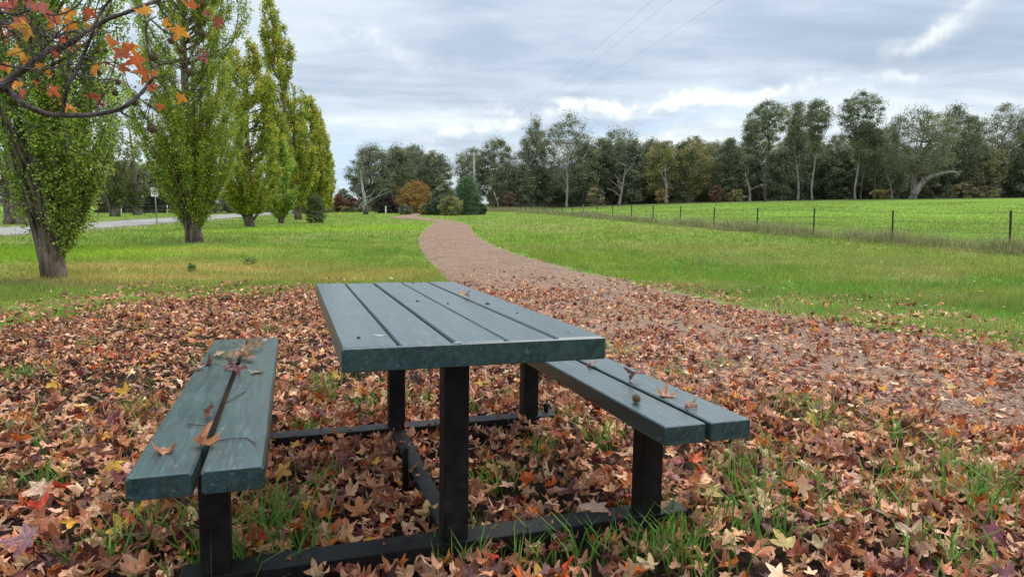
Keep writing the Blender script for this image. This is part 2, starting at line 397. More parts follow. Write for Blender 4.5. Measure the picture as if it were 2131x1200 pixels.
G_MID = np.array((.19, .27, .042)); G_LIME = np.array((.215, .37, .016)); G_DEEP = np.array((.105, .235, .024)); G_DRY = np.array((.50, .35, .11)); G_PAD = np.array((.15, .275, .034)); G_OLIVE = np.array((.20, .22, .06))
patches = []
for px, py, a, b, c, s in ((230, 520, 4.5, 2.6, G_LIME, .95), (-60, 530, 4, 2.6, G_LIME, .9), (640, 476, 6, 3.0, G_LIME, .8), (820, 470, 4, 4, G_LIME, .8), (520, 478, 3, 2.5, G_LIME, .4), (300, 555, 2.4, .8, G_DRY, .75), (180, 575, 1.6, .6, G_DRY, .6), (430, 520, 2.2, 1.2, G_DRY, .35), (560, 545, 2.4, .8, G_DRY, .35), (760, 575, 1.4, .5, G_DRY, .5), (860, 565, .9, .6, G_DRY, .5),
                        (720, 540, 1.6, .9, G_DEEP, .6), (330, 560, .6, .3, G_DEEP, .4), (1500, 560, 2.6, 1.3, G_DEEP * 1.1, .75), (1750, 600, 2.0, .9, G_DEEP * 1.15, .8), (1250, 540, 2.2, 1.4, G_LIME * .8, .4), (2000, 640, 1.8, .7, G_DEEP, .7), (1150, 500, 3, 3, G_LIME * .8, .35), (90, 590, 1.6, .5, np.array((.13, .10, .07)), .8), (405, 503, 1.6, .7, np.array((.13, .12, .07)), .6),
                        (1400, 510, 6, 2, G_OLIVE * 1.2, .6), (1800, 545, 4, 1.5, G_OLIVE * 1.3, .6), (480, 560, 1.4, .5, G_DRY, .5), (620, 580, 1.2, .4, G_DRY * .9, .45), (380, 575, 1.2, .4, G_DRY, .5), (260, 590, 1.0, .3, G_DRY * .9, .4), (1680, 520, 4, 1.2, G_DRY * .7, .25), (2000, 560, 2.5, .8, G_DRY * .7, .25), (1330, 480, 5, 3, G_DRY * .6, .2), (1600, 610, 1.6, .6, G_DEEP, .7), (1400, 575, 1.6, .6, G_LIME * .8, .5)):
    if c[0] > .3: a, b, s = a * 1.2, b * 1.3, s * 1.0
    p = at(px, py); patches.append((p[0], p[1], a, b, c, s))
def gcol(x, y):
    x = np.asarray(x, float); y = np.asarray(y, float)
    c = G_MID[None] * np.ones((len(x), 1)); n = fbm(x * .35, y * .35, 4); n2 = fbm(x * 1.1 + 50, y * 1.1, 3)
    c = c + (G_OLIVE * 1.3 - c) * sstep(.5, .66, n)[:, None] * .85
    c = c + (G_DEEP - c) * sstep(.52, .66, n2)[:, None] * .75; n3 = fbm(x * 2.6 + 11, y * 2.6, 3); c = c * (1 + .55 * (n3 - .5))[:, None]
    for a, b, ra, rb, cc, s in patches:
        g = np.exp(-(((x - a) / ra) ** 2 + ((y - b) / rb) ** 2)) * s * np.clip(.35 + 1.3 * fbm(x * .9 + a, y * .9 + b, 3), 0, 1)
        c = c + (cc - c) * np.minimum(g, .95)[:, None]
    pad = (sstep(0, .8, x - fencex(y)) * sstep(8, 14, y))[:, None]
    pc = G_PAD * (0.55 + .8 * fbm(x * .10, y * .22, 4))[:, None] * np.array([1.12, 1, 1]); pc = pc + (G_OLIVE - pc) * (sstep(.56, .72, fbm(x * .25 + 60, y * .4, 3)) * .45)[:, None]
    c = c + (pc - c) * pad * .96
    # dry grass under the fence
    f = np.exp(-((x - fencex(y)) / .9) ** 2)[:, None] * sstep(8, 14, y)[:, None]
    c = c + (G_DRY * .5 - c) * f * .35
    c = c + (np.array((.07, .075, .03)) - c) * (sstep(112, 132, y) * (x > -60))[:, None] * .8       # dark olive ground colour under the tree belt
    rp = roadpos(x, y); v = (sstep(-1.6, -.1, rp) * (1 - sstep(RW + .1, RW + 2.5, rp)))[:, None]
    c = c + (np.array((.24, .22, .13)) - c) * v * .8
    soil = sstep(.1, 1.5, litdist(x, y))[:, None]
    c = c + (np.array((.045, .030, .020)) - c) * soil
    return c

# ground sheet
na, nr = 900, 520
rr = np.concatenate([[.25], .25 * (1400 / .25) ** (np.arange(1, nr) / (nr - 1))]); aa = np.linspace(-np.pi, np.pi, na, endpoint=False)
AA, RR = np.meshgrid(aa, rr); gx = (RR * np.sin(AA)).ravel(); gy = (RR * np.cos(AA)).ravel()
gz = terr(gx, gy) + (fbm(gx * 2, gy * 2, 3) - .5) * .05 * sstep(1.5, 4, np.hypot(gx, gy)) - .02
ii, jj = np.meshgrid(np.arange(nr - 1), np.arange(na), indexing='ij'); ii = ii.ravel(); jj = jj.ravel(); k1 = ii * na + jj; k2 = ii * na + (jj + 1) % na
mb = MB(); V = np.stack([gx, gy, gz], 1); V = np.concatenate([V, [[0, 0, gz[0]]]])
tri = np.stack([np.arange(na), (np.arange(na) + 1) % na, np.full(na, len(V) - 1)], 1)
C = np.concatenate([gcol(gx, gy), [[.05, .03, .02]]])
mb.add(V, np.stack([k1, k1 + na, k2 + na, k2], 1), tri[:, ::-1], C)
tag(mb.build('ground', m_ground), 'green park lawn and paddock running back to the tree belt', None, None, 'structure')

# path and road sheets
def strip(name, Lw, Rw, nx, lift, m, ragged=0.):
    mb = MB(); n = len(Lw); u = np.linspace(0, 1, nx)
    P = Lw[:, None, :] * (1 - u)[None, :, None] + Rw[:, None, :] * u[None, :, None]
    if ragged:
        dirv = (Rw - Lw); dirv /= np.linalg.norm(dirv, axis=1)[:, None]
        s = np.arange(n)
        for side, k in ((0, -1), (-1, 1)):
            P[:, side] += dirv * (k * ragged * (fbm(P[:, side, 0] * 2.5, P[:, side, 1] * 2.5, 3) - .5) * 2)[:, None]
    P = P.reshape(-1, 2); z = terr(P[:, 0], P[:, 1]) + lift
    e = np.tile(np.minimum(u, 1 - u) * 6, n); z -= .05 * np.clip(1 - e, 0, 1) * (lift > .02)
    z += np.where(np.tile((u > 0) & (u < 1), n), (fbm(P[:, 0] * 2, P[:, 1] * 2, 3) - .5) * .02, 0)
    i, j = np.meshgrid(np.arange(n - 1), np.arange(nx - 1), indexing='ij'); a = (i * nx + j).ravel()
    mb.add(np.concatenate([P, z[:, None]], 1), np.stack([a + nx, a + nx + 1, a + 1, a], 1))
    return mb.build(name, m)
def densify(P, step=.25):
    out = [P[0]]
    for a, b in zip(P[:-1], P[1:]):
        k = max(1, int(np.linalg.norm(b - a) / step)); out += [a + (b - a) * t / k for t in range(1, k + 1)]
    return np.array(out)
tt = np.linspace(0, 1, 420); idx = np.linspace(0, len(PLs) - 1, 420)
ip = lambda P: np.stack([np.interp(idx, np.arange(len(P)), P[:, k]) for k in (0, 1)], 1)
tag(strip('path', ip(PLs), ip(PRs), 14, .03, m_gravel, .30), 'pink gravel walking path curving away past the lawn', None, None, 'structure')
l0 = RN[0] - rd * 60; l1 = RN[0] + rd * 200; Lr = densify(np.array([l0, l1]), 1.)
tag(strip('road', Lr, Lr + rn * RW, 8, .035, m_road, .06), 'pale grey country road behind the poplar row', None, None, 'structure')

# ------------------------------------------------------------------ grass
def blades(mb, x, y, h, wd, c, lean=.35, seg2=True, z=None):
    n = len(x); 
    if n == 0: return
    zz = terr(x, y) - .015 if z is None else z
    a = rng.random(n) * 2 * np.pi; l = rng.random(n) * lean * h; la = rng.random(n) * 2 * np.pi
    wx, wy = np.cos(a) * wd / 2, np.sin(a) * wd / 2; tx, ty = np.cos(la) * l, np.sin(la) * l
    b0 = np.stack([x - wx, y - wy, zz], 1); b1 = np.stack([x + wx, y + wy, zz], 1); tp = np.stack([x + tx, y + ty, zz + h], 1)
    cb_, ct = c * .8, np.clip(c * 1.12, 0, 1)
    if seg2:
        m0 = np.stack([x - wx * .8 + tx * .3, y - wy * .8 + ty * .3, zz + h * .58], 1); m1 = np.stack([x + wx * .8 + tx * .3, y + wy * .8 + ty * .3, zz + h * .58], 1)
        V = np.stack([b0, b1, m1, m0, tp], 1).reshape(-1, 3); k = np.arange(n) * 5
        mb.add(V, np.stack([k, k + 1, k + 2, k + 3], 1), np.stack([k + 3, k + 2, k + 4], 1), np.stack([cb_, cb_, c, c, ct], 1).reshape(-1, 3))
    else:
        V = np.stack([b0, b1, tp], 1).reshape(-1, 3); k = np.arange(n) * 3
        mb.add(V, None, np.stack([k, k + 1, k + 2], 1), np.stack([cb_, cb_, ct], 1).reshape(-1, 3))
def wedge(n, d0, d1, amax=.80, power=1.):    # sample ground points in the view wedge, density ~ 1/d^power
    u = rng.random(n)
    if power == 1: d = d0 + (d1 - d0) * u                       # area density ~ 1/d
    else: d = d0 * (d1 / d0) ** u                               # ~ 1/d^2
    a = (rng.random(n) * 2 - 1) * amax; return d * np.sin(a), d * np.cos(a)
mb = MB()
for n, d0, d1, h0, w0, seg in ((150000, 4.0, 11, .060, .0042, True), (190000, 11, 26, .085, .009, False), (170000, 26, 125, .11, .022, False)):
    x, y = wedge(n, d0, d1, .84, 2)
    keep = ~inpoly(x, y, PATHPOLY) | (rng.random(n) < .004)
    L = litdist(x, y); keep &= rng.random(n) < (1 - sstep(-.3, 1.5, L) * .965)
    rp = roadpos(x, y); keep &= ~((rp > -.1) & (rp < RW))
    x, y = x[keep], y[keep]; d = np.hypot(x, y); k = len(x)
    c = gcol(x, y + 0) if True else None
    lit = litdist(x, y); c = np.where((lit > .1)[:, None], G_DEEP * 1.5, c)
    c = c * (.72 + .7 * rng.random((k, 1))) * np.array([1.20, 1.08, 1.2])
    dry = rng.random(k) < .10; c[dry] = G_DRY * (.5 + .5 * rng.random((dry.sum(), 1)))
    nearpad = (x > fencex(y) + .5) & (y > 10)
    hh = h0 * .82 * (.45 + rng.random(k)) * (1 + .5 * (fbm(x * .8, y * .8, 3) > .55)); hh[nearpad] *= 1.0
    hh *= np.where(x > .5, 1.25, 1.)
    blades(mb, x, y, hh, np.maximum(w0 * (.6 + .8 * rng.random(k)), .00055 * d), c, .7, seg)
tag(mb.build('grass', m_grass, None, False), 'short green lawn grass with dry yellow patches on both sides of the path', 'grass', None, 'stuff')
# tall dry grass along the fence
mb = MB()
y = 11 + (120 - 11) * rng.random(62000) ** 1.9; off = rng.normal(0, .55, len(y)) - .15; x = fencex(y) + off
clump = fbm(x * .9, y * .55, 3); keep = rng.random(len(y)) < sstep(.36, .62, clump) + .12; x, y, off = x[keep], y[keep], off[keep]; k = len(x)
c = np.where((rng.random(k) < .62)[:, None], np.array((.42, .37, .19)), np.array((.18, .24, .06))) * (.45 + .8 * rng.random((k, 1)))
hh = (.16 + .44 * rng.random(k)) * np.exp(-(off / .8) ** 2) * (.5 + fbm(x * .6, y * .4, 3)) + .08
blades(mb, x, y, hh, np.maximum(.004 + .004 * rng.random(k), .00045 * y), c, 1.0, True)
# a few tall seed stems
y = 15 + 45 * rng.random(420) ** 1.5; x = fencex(y) + rng.normal(0, .5, 420)
blades(mb, x, y, .5 + .5 * rng.random(420), np.maximum(.003, .0003 * y), np.array((.40, .33, .17)) * np.ones((420, 1)), .5, True)
# rough growth below the strainer end of the fence
q = at(1060, 440); x = rng.normal(q[0], 3.5, 5000); y = rng.normal(q[1], 3, 5000)
blades(mb, x, y, .3 + .7 * rng.random(5000), np.full(5000, .035), np.array((.30, .27, .12)) * (.6 + .7 * rng.random((5000, 1))), .8, False)
tag(mb.build('dry_grass', m_grass, None, False), 'long dry straw coloured grass growing along the wire fence', 'grass', None, 'stuff')
# green tufts that push through the litter
TUFTS = [(1540, 1000, 1.2), (2090, 1080, 1.9), (1400, 1090, .9), (1575, 1120, 1.3), (350, 1110, 1.0), (590, 1090, 1.3), (700, 1010, .7), (885, 845, .7), (765, 862, 1.), (820, 835, .7), (1012, 1010, .9), (1140, 945, .9), (1255, 925, .9), (1690, 870, 1.1), (1640, 855, 1.), (1850, 915, 1.0), (1960, 950, 1.), (1600, 960, .9), (1210, 1150, .8), (50, 790, 1.), (300, 870, .9), (610, 1140, 1.2), (330, 915, .7), (480, 1180, 1.4), (1330, 1170, .8),
         (1700, 1030, .8), (1840, 1070, 1.), (1730, 1085, .7), (1440, 1180, 1.), (1070, 840, .6), (980, 860, .6), (1240, 725, .7), (1290, 745, .8), (1410, 790, .7), (1500, 770, .7), (120, 930, .8), (20, 905, .8), (230, 1160, .8), (80, 1010, .8), (2050, 1010, .9), (1450, 1130, .7), (1990, 1180, 1.1), (690, 830, .7), (640, 900, .6), (1180, 880, .7), (1345, 1110, .7), (1390, 1125, .8), (1100, 1165, .8), (940, 1170, .8), (450, 760, .6), (180, 720, .6), (1790, 870, .8), (1560, 1040, .9), (2000, 1000, .8), (720, 690, .7), (560, 690, .6), (1300, 830, .6), (680, 800, .7), (1720, 900, .9), (1880, 1000, .9)]
mb = MB()
for i, (px, py, s) in enumerate(TUFTS):
    p = at(px, py); n = int(38 * s + 10); r = .045 * s + .03
    x = rng.normal(p[0], r, n); y = rng.normal(p[1], r, n)
    c = np.array((.13, .27, .045)) * (.6 + .9 * rng.random((n, 1))) * np.array([1 + .35 * random.random(), 1, 1])
    blades(mb, x, y, (.05 + .085 * rng.random(n)) * s + .045, .005 + .006 * rng.random(n), c, 1.15, True)
# small broad-leaved weeds and thin scattered blades
n = 5200; x, y = wedge(n, 1.9, 9, .8, 1); L = litdist(x, y); cl_ = fbm(x * 1.7 + 9, y * 1.7 + 3, 3); keep = (L > .1) & (cl_ > .57) & ~inpoly(x, y, PATHPOLY) & (np.abs(fbm(x * .5, y * .5, 2)) > .42)
x, y = x[keep], y[keep]; n = len(x)
blades(mb, x, y, .045 + .05 * rng.random(n), .003 + .004 * rng.random(n), np.array((.12, .21, .04)) * (.6 + .8 * rng.random((n, 1))), 1.2, True)
tag(mb.build('grass_tufts', m_grass, None, False), 'bright green grass tufts pushing up through the fallen leaves', 'grass', None, 'stuff')
# yellow flowers: small heads of petals on the right lawn
mb = MB(); n = 170
x, y = wedge(n * 3, 7, 40, .8, 2); keep = (litdist(x, y) < -.6) & (x > 1.5) & (x < fencex(y) - 1) & ~inpoly(x, y, PATHPOLY); x, y = x[keep][:n], y[keep][:n]
for a, b in zip(x, y):
    z = float(terr(a, b)) + .10 + .08 * random.random(); r = .009 + .0007 * math.hypot(a, b); ph = np.linspace(0, 2 * np.pi, 8, endpoint=False)
    rr_ = np.where(np.arange(8) % 2, r, r * .55); V = np.concatenate([[[a, b, z + r * .4]], np.stack([a + rr_ * np.cos(ph), b + rr_ * np.sin(ph), np.full(8, z)], 1)])
    mb.add(V, None, [(0, i + 1, (i + 1) % 8 + 1) for i in range(8)], (.75, .55, .04) if random.random() < .6 else (.7, .68, .5))
tag(mb.build('lawn_flowers', m_fresh), 'tiny yellow and white flowers scattered in the right lawn', 'flowers', None, 'stuff')

# ------------------------------------------------------------------ star shaped leaves
def leafshape(seed, fine=True, curl=1.):
    g = np.random.default_rng(seed)
    lob = [(-38, .62), (22, .93), (90, 1.08), (158, .93), (218, .62)]
    out = [(-90, .16)]
    for k, (a, r) in enumerate(lob):
        a += g.normal(0, 4); r *= 1 + g.normal(0, .07)
        if fine: out += [(a - 21, r * .60), (a - 9, r * .82), (a, r), (a + 9, r * .82), (a + 21, r * .60)]
        else: out += [(a, r)]
        if k < 4: out += [((a + lob[k + 1][0]) / 2, .44 + g.normal(0, .03) + (0 if fine else .06))]
    A = np.array(out); P = np.stack([np.cos(np.radians(A[:, 0])) * A[:, 1], np.sin(np.radians(A[:, 0])) * A[:, 1]], 1)
    n = len(P); c = np.array([[0, .02]])
    if fine:
        V = np.concatenate([c, P * .5, P]); t = [(0, 1 + i, 1 + (i + 1) % n) for i in range(n)]
        for i in range(n):
            j = (i + 1) % n; t += [(1 + i, 1 + n + i, 1 + n + j), (1 + i, 1 + n + j, 1 + j)]
    else: V = np.concatenate([c, P]); t = [(0, 1 + i, 1 + (i + 1) % n) for i in range(n)]
    # curl: bend about a random axis, cup, fold along the midrib, ripple
    x, y = V[:, 0].copy(), V[:, 1].copy(); th = g.uniform(0, np.pi); cs, sn = math.cos(th), math.sin(th)
    u, v = x * cs + y * sn, -x * sn + y * cs
    k = curl * g.uniform(.5, 2.3) * g.choice([-1, 1, 1]); z = np.zeros(len(V))
    if abs(k) > .05: u2 = np.sin(k * u) / k; z += (1 - np.cos(k * u)) / k; u = u2
    k2 = curl * g.uniform(-.9, .9); z += k2 * v * v * .5
    z += curl * g.normal(0, .07, len(V)) * np.minimum(1, np.hypot(x, y))
    z += curl * g.uniform(-.15, .4) * np.abs(x)
    rr2 = np.hypot(x, y); z += curl * g.uniform(-.1, .35) * np.maximum(0, rr2 - .55) * 2
    x, y = u * cs - v * sn, u * sn + v * cs
    return np.stack([x, y, z - z.mean()], 1), np.array(t)
def stem(V, t):             # thin petiole strip added to a leaf
    k = len(V); S_ = np.array([[-.012, -.1, 0], [.012, -.1, 0], [.03, -.5, .05], [.05, -.5, .05], [.10, -.85, .14], [.11, -.84, .14]])
    S_[:, 2] += V[0, 2]
    return np.concatenate([V, S_]), np.concatenate([t, [[k, k + 1, k + 3], [k, k + 3, k + 2], [k + 2, k + 3, k + 5], [k + 2, k + 5, k + 4]]])
PAL = np.array([(.50, .245, .130), (.34, .135, .058), (.68, .43, .26), (.20, .060, .032), (.12, .028, .024), (.50, .130, .025), (.68, .36, .045), (.34, .165, .14), (.58, .30, .16), (.42, .19, .11), (.50, .06, .025)])
PWt = np.array([.18, .13, .20, .10, .08, .045, .020, .07, .17, .05, .007]); PWt = PWt / PWt.sum()
def rotmats(n, tilt):
    a = rng.random(n) * 2 * np.pi; b = np.abs(rng.normal(0, tilt, n)); c = rng.random(n) * 2 * np.pi
    ca, sa, cb2, sb, cc, s_ = np.cos(a), np.sin(a), np.cos(b), np.sin(b), np.cos(c), np.sin(c); z = np.zeros(n); o = np.ones(n)
    Rz = lambda c_, s: np.stack([np.stack([c_, -s, z], 1), np.stack([s, c_, z], 1), np.stack([z, z, o], 1)], 1)
    Rx = np.stack([np.stack([o, z, z], 1), np.stack([z, cb2, -sb], 1), np.stack([z, sb, cb2], 1)], 1)
    return Rz(cc, s_) @ Rx @ Rz(ca, sa)
def scatter(mb, x, y, z, size, cols, variants, tilt):
    n = len(x); vi = rng.integers(0, len(variants), n)
    rg_ = rng.random(n); vi = vi[np.argsort(rg_)] if False else vi
    for k, (V, t) in enumerate(variants):
        s = vi == k; m = s.sum()
        if not m: continue
        Rm = rotmats(m, tilt * (.5 + (k % 4) * .33)); W = np.einsum('nij,vj->nvi', Rm, V) * size[s][:, None, None]
        lift = -W[:, :, 2].min(1); lift = np.where(z[s] < 0, 0, lift)
        W += np.stack([x[s], y[s], np.abs(z[s]) + lift * .55], 1)[:, None, :] * np.array([1, 1, 1])
        nv = len(V); T_ = (t[None] + (np.arange(m) * nv)[:, None, None]).reshape(-1, 3)
        cv_ = cols[s][:, None, :] * (0.9 + .25 * (np.hypot(V[:, 0], V[:, 1])[None, :, None] - .4)); 
        mb.add(W.reshape(-1, 3), None, T_, np.clip(cv_, 0, 1).reshape(-1, 3))
fineV = [stem(*leafshape(100 + i, True, 1.25)) if i % 2 else leafshape(100 + i, True, 1.5) for i in range(26)]
coarseV = [leafshape(300 + i, False, 1.4) for i in range(16)]
def torn(Vt, k, g=np.random.default_rng(77)):      # torn and crumpled pieces
    V, t = Vt; c = V[t].mean(1); a = g.uniform(0, 6.28); m = (c[:, 0] * math.cos(a) + c[:, 1] * math.sin(a)) > g.uniform(-.25, .05)
    V = V.copy(); V[:, 2] += .12 * np.sin(V[:, 0] * 7 + k) * np.cos(V[:, 1] * 6); return V, t[m]
fineV += [torn(fineV[i], i) for i in range(0, 26, 2)]; coarseV += [torn(coarseV[i], i) for i in range(0, 16, 2)]
# flat ones
fineV += [leafshape(500 + i, True, .3) for i in range(9)]; coarseV += [leafshape(520 + i, False, .3) for i in range(5)]
def leafcols(n, x=None):
    c = PAL[rng.choice(len(PAL), n, p=PWt)] ** 1.02 * (.50 + 1.12 * rng.random((n, 1))); return c * (1 + rng.normal(0, .06, (n, 3))) * np.array([1.02, .96, .91])
mb = MB(); OFF = 10.
def litterpatch(d0, d1, dens, variants, tilt, smin, smax, layers, amax=.86):
    area = amax * (d1 * d1 - d0 * d0); n = int(area * dens)
    d = np.sqrt(d0 * d0 + (d1 * d1 - d0 * d0) * rng.random(n)); a = (rng.random(n) * 2 - 1) * amax; x, y = d * np.sin(a), d * np.cos(a)
    L = litdist(x, y); onp = inpoly(x, y, PATHPOLY)
    pr = sstep(-.7, 1.2, L) ** 1.2
    cl2 = sstep(.42, .62, fbm(x * 2.2, y * 2.2 + 30, 3)); pr = np.maximum(pr, .42 * cl2 * sstep(-2.8, 0, L) * np.where(x > 0, 1, .6)); pr = np.maximum(pr, .02 * sstep(-5, 0, L) * (x > 0))
    thin = fbm(x * 1.4 + 3, y * 1.4 + 70, 3); pr = pr * np.where(onp, (.42 + .55 * sstep(.40, .56, thin)), .6 + .5 * sstep(.30, .45, thin))
    pr = np.where(onp & (d > 5.6), pr * (1 - .6 * sstep(7.6, 11.5, d + np.abs(x - 1.5) * -.45)), pr)
    u_, v_ = totab(x, y); bm = (np.abs(v_ - .27 * S) < .10) | (np.abs(v_ - 1.3138 * S) < .08); bm = (bm & (np.abs(u_) < .95)) | ((np.abs(u_) < .075) & (v_ > .2) & (v_ < 1.7)); pr = np.where(bm, pr * .55, pr)
    fr = (v_ < .27 * S - .09) & (v_ > .27 * S - .30) & (np.abs(u_) < 1.0); pr = np.where(fr, pr * 1., pr)
    k = rng.random(n) < pr; x, y, L = x[k], y[k], L[k]; n = len(x)
    z = terr(x, y) + rng.random(n) ** 1.3 * layers * np.clip(L * .7 + .3, .12, 1) + .004 + np.where(onp[k], .02, 0) + np.where((L < .6) & ~onp[k], .03, 0)
    size = (smin + (smax - smin) * rng.beta(2, 1.6, n)) * np.where(rng.random(n) < .08, 1.25, 1)
    scatter(mb, x, y, z + OFF, size, leafcols(n), variants, tilt); return n
cnt = litterpatch(1.2, 4.4, 760, fineV, .50, .020, .060, .050) + litterpatch(4.4, 12.5, 480, coarseV, .40, .020, .056, .026)
# leaves blown well out on the path
x, y = [], []
for _ in range(520):
    px = random.uniform(900, 1500); py = 560 + 50 * random.random() ** .6
    p = at(px, py); x.append(p[0]); y.append(p[1])
x, y = np.array(x), np.array(y); k = (litdist(x, y) < .2) & inpoly(x, y, PATHPOLY); x, y = x[k], y[k]
scatter(mb, x, y, terr(x, y) + .035 + OFF, rng.uniform(.035, .055, len(x)), leafcols(len(x)), coarseV, .35)
for i in range(len(mb.v)): mb.v[i][:, 2] -= OFF
tag(mb.build('fallen_leaves', m_litter, None, False), 'thick carpet of brown, tan and maroon star shaped leaves around the picnic table', 'leaf litter', None, 'stuff')
# loose stones on the gravel path
mbs = MB(); n = 60000; d = 4.5 * (30 / 4.5) ** rng.random(n); a = rng.uniform(-.35, .85, n); x, y = d * np.sin(a), d * np.cos(a); k = inpoly(x, y, PATHPOLY); x, y, d = x[k], y[k], d[k]; n = len(x)
r_ = np.maximum(.004 + .007 * rng.random(n) ** 2, .00055 * d); O = np.array([(1, 0, 0), (0, 1, 0), (-1, 0, 0), (0, -1, 0), (0, 0, .8), (0, 0, -.5)], float)
V = O[None] * r_[:, None, None] * (.6 + .8 * rng.random((n, 1, 3))) + np.stack([x, y, terr(x, y) + .034], 1)[:, None]
T_ = np.array([(0, 1, 4), (1, 2, 4), (2, 3, 4), (3, 0, 4)])[None] + (np.arange(n) * 6)[:, None, None]
c_ = np.array([(.40, .24, .155), (.26, .14, .09), (.52, .38, .28), (.17, .10, .07), (.58, .46, .36)])[rng.integers(0, 5, n)] * (.7 + .5 * rng.random((n, 1)))
mbs.add(V.reshape(-1, 3), None, T_.reshape(-1, 3), np.repeat(c_, 6, 0)); tag(mbs.build('loose_gravel', m_litter, None, False), 'loose pink and grey stones lying on the gravel path', 'gravel', None, 'stuff')
# fine twigs in the litter
mb = MB()
for _ in range(170):
    d = random.uniform(1.7, 7); a = random.uniform(-.8, .8); x, y = d * math.sin(a), d * math.cos(a)
    if litdist(np.array([x]), np.array([y]))[0] < .2: continue
    b = random.uniform(0, 6.28); l = random.uniform(.06, .2); z = float(terr(x, y)) + random.uniform(.03, .06)
    P = np.array([(x + math.cos(b) * l * t, y + math.sin(b) * l * t, z + .03 * math.sin(3 * t) * random.random()) for t in (0, .35, .7, 1)])
    tube(mb, P, [.0022, .002, .0016, .001], 5, (.32, .2, .13))
tag(mb.build('fallen_twigs', m_litter), 'thin twigs and leaf stalks lying in the leaf carpet', 'twigs', None, 'stuff')

def one_leaf(name, pos, size, c, seed, label, group=None, curl=1.3, rot=None, st_=True, m=None):
    V, t = leafshape(seed, True, curl)
    if st_: V, t = stem(V, t)
    Rm = rot if rot is not None else rotmats(1, .25)[0]
    V = (V * size) @ np.asarray(Rm).T
    V[:, 2] -= V[:, 2].min()
    mb = MB(); mb.add(V, None, t, np.clip(np.asarray(c) * (.95 + .2 * (np.hypot(V[:, 0], V[:, 1])[:, None] / size - .4)), 0, 1))
    o = mb.build(name, m or m_litter, None, False); o.location = pos
    return tag(o, label, 'leaf', group)

# ------------------------------------------------------------------ picnic table with its two benches (one welded frame)
def frame_matrix(u=0, v=0, h=0):
    c, s = math.cos(.3212), math.sin(.3212)
    Mx = TILT @ np.array([[c, -s, 0], [s, c, 0], [0, 0, 1.]]); M4 = Matrix.Identity(4)
    for i in range(3):
        for j in range(3): M4[i][j] = Mx[i][j]
    o = tab(u, v, h); M4[0][3], M4[1][3], M4[2][3] = o; return M4
pic = empty('picnic_table', (0, 0, 0), 'dark green painted picnic table with two attached benches standing on the fallen leaves', 'picnic table')
pic.matrix_world = frame_matrix()
GH = 1.0143 * S - HC                           # fit height of the ground
ZT = .75 * S - GH; ZS = .5216 * S - GH; HW = .3089 * S; LT = 1.5838 * S; TH = .0535 * S
mb = MB(); pw = 2 * HW / 5; g = .0032
fb = .014
for i in range(5):
    box(mb, -HW + pw * i + (g if i else 0), -HW + pw * (i + 1) - (g if i < 4 else 0), fb, LT, ZT - TH + .003, ZT + [0, -.0015, .001, -.001, .0005][i], .0045, None, 8)
box(mb, -HW + .006, HW - .006, fb + .02, LT - .02, ZT - TH + .008, ZT - .012, .002)
box(mb, -HW - .001, HW + .001, 0, fb + .001, ZT - TH, ZT - .0012, .0035)
mb.build('tabletop', m_paint, pic, False)
BO = .5928 * S; Q = .1193 * S; GP = .0146 * S; BS = -.0236 * S; LB = 1.5943 * S; TS = .0502 * S
for sgn in (-1, 1):
    mb = MB()
    for (a, b, dz, e) in ((sgn * BO - Q - GP / 2, sgn * BO - GP / 2, 0, 0), (sgn * BO + GP / 2, sgn * BO + Q + GP / 2, .001, .004)):
        M4 = np.eye(4)
        bv = .006 if sgn < 0 else .004
        box(mb, a, b, BS - e, BS + LB - e, ZS - TS, ZS + dz, bv, None, 8)
    # steel angle under the seat
    mb.build('bench_seat', m_paint, pic, False)
LW = .0672 * S; INS = .27 * S; ZB = .1612 * S - GH + .012; h = LW / 2
def post(u, v, z0, z1, wx=LW, wy=LW):
    mb = MB(); box(mb, u - wx / 2, u + wx / 2, v - wy / 2, v + wy / 2, z0, z1, .005)
    return mb.build('post', m_steel, pic, False)
for v in (INS, LT - INS):
    post(0, v, ZB - .03, ZT - TH + .002)
    for sgn in (-1, 1): post(sgn * BO, v, ZB - .03, ZS - TS + .002)
    mb = MB(); box(mb, -BO - .10, BO + .15, v - h - .010, v + h + .010, ZB - .055, ZB, .004); mb.build('crossbeam', m_steel, pic, False)
    mb = MB(); box(mb, -HW + .05, HW - .05, v - h - .004, v + h + .004, ZT - TH - .010, ZT - TH + .001, .002); mb.build('bracket', m_steel, pic, False)
    for sgn in (-1, 1):
        mb = MB(); box(mb, sgn * BO - .12, sgn * BO + .12, v - h - .003, v + h + .003, ZS - TS - .008, ZS - TS + .001, .002); mb.build('bracket', m_steel, pic, False)
mb = MB(); box(mb, -.034, .034, INS + h + .011, LT - INS - h - .011, ZB - .055, ZB - .003, .004); mb.build('long_beam', m_steel, pic, False)
def peg(u, v, z1):
    mb = MB(); tube(mb, [(u, v, ZB - .04), (u, v, z1 - .01), (u, v, z1)], [.013, .013, .011], 12); mb.build('peg', m_steel, pic)
# position of the upright peg beside the long beam
peg(-.075, INS + .52, ZB + .135)
peg(BO + .11, LT - INS + .02, ZB + .05)

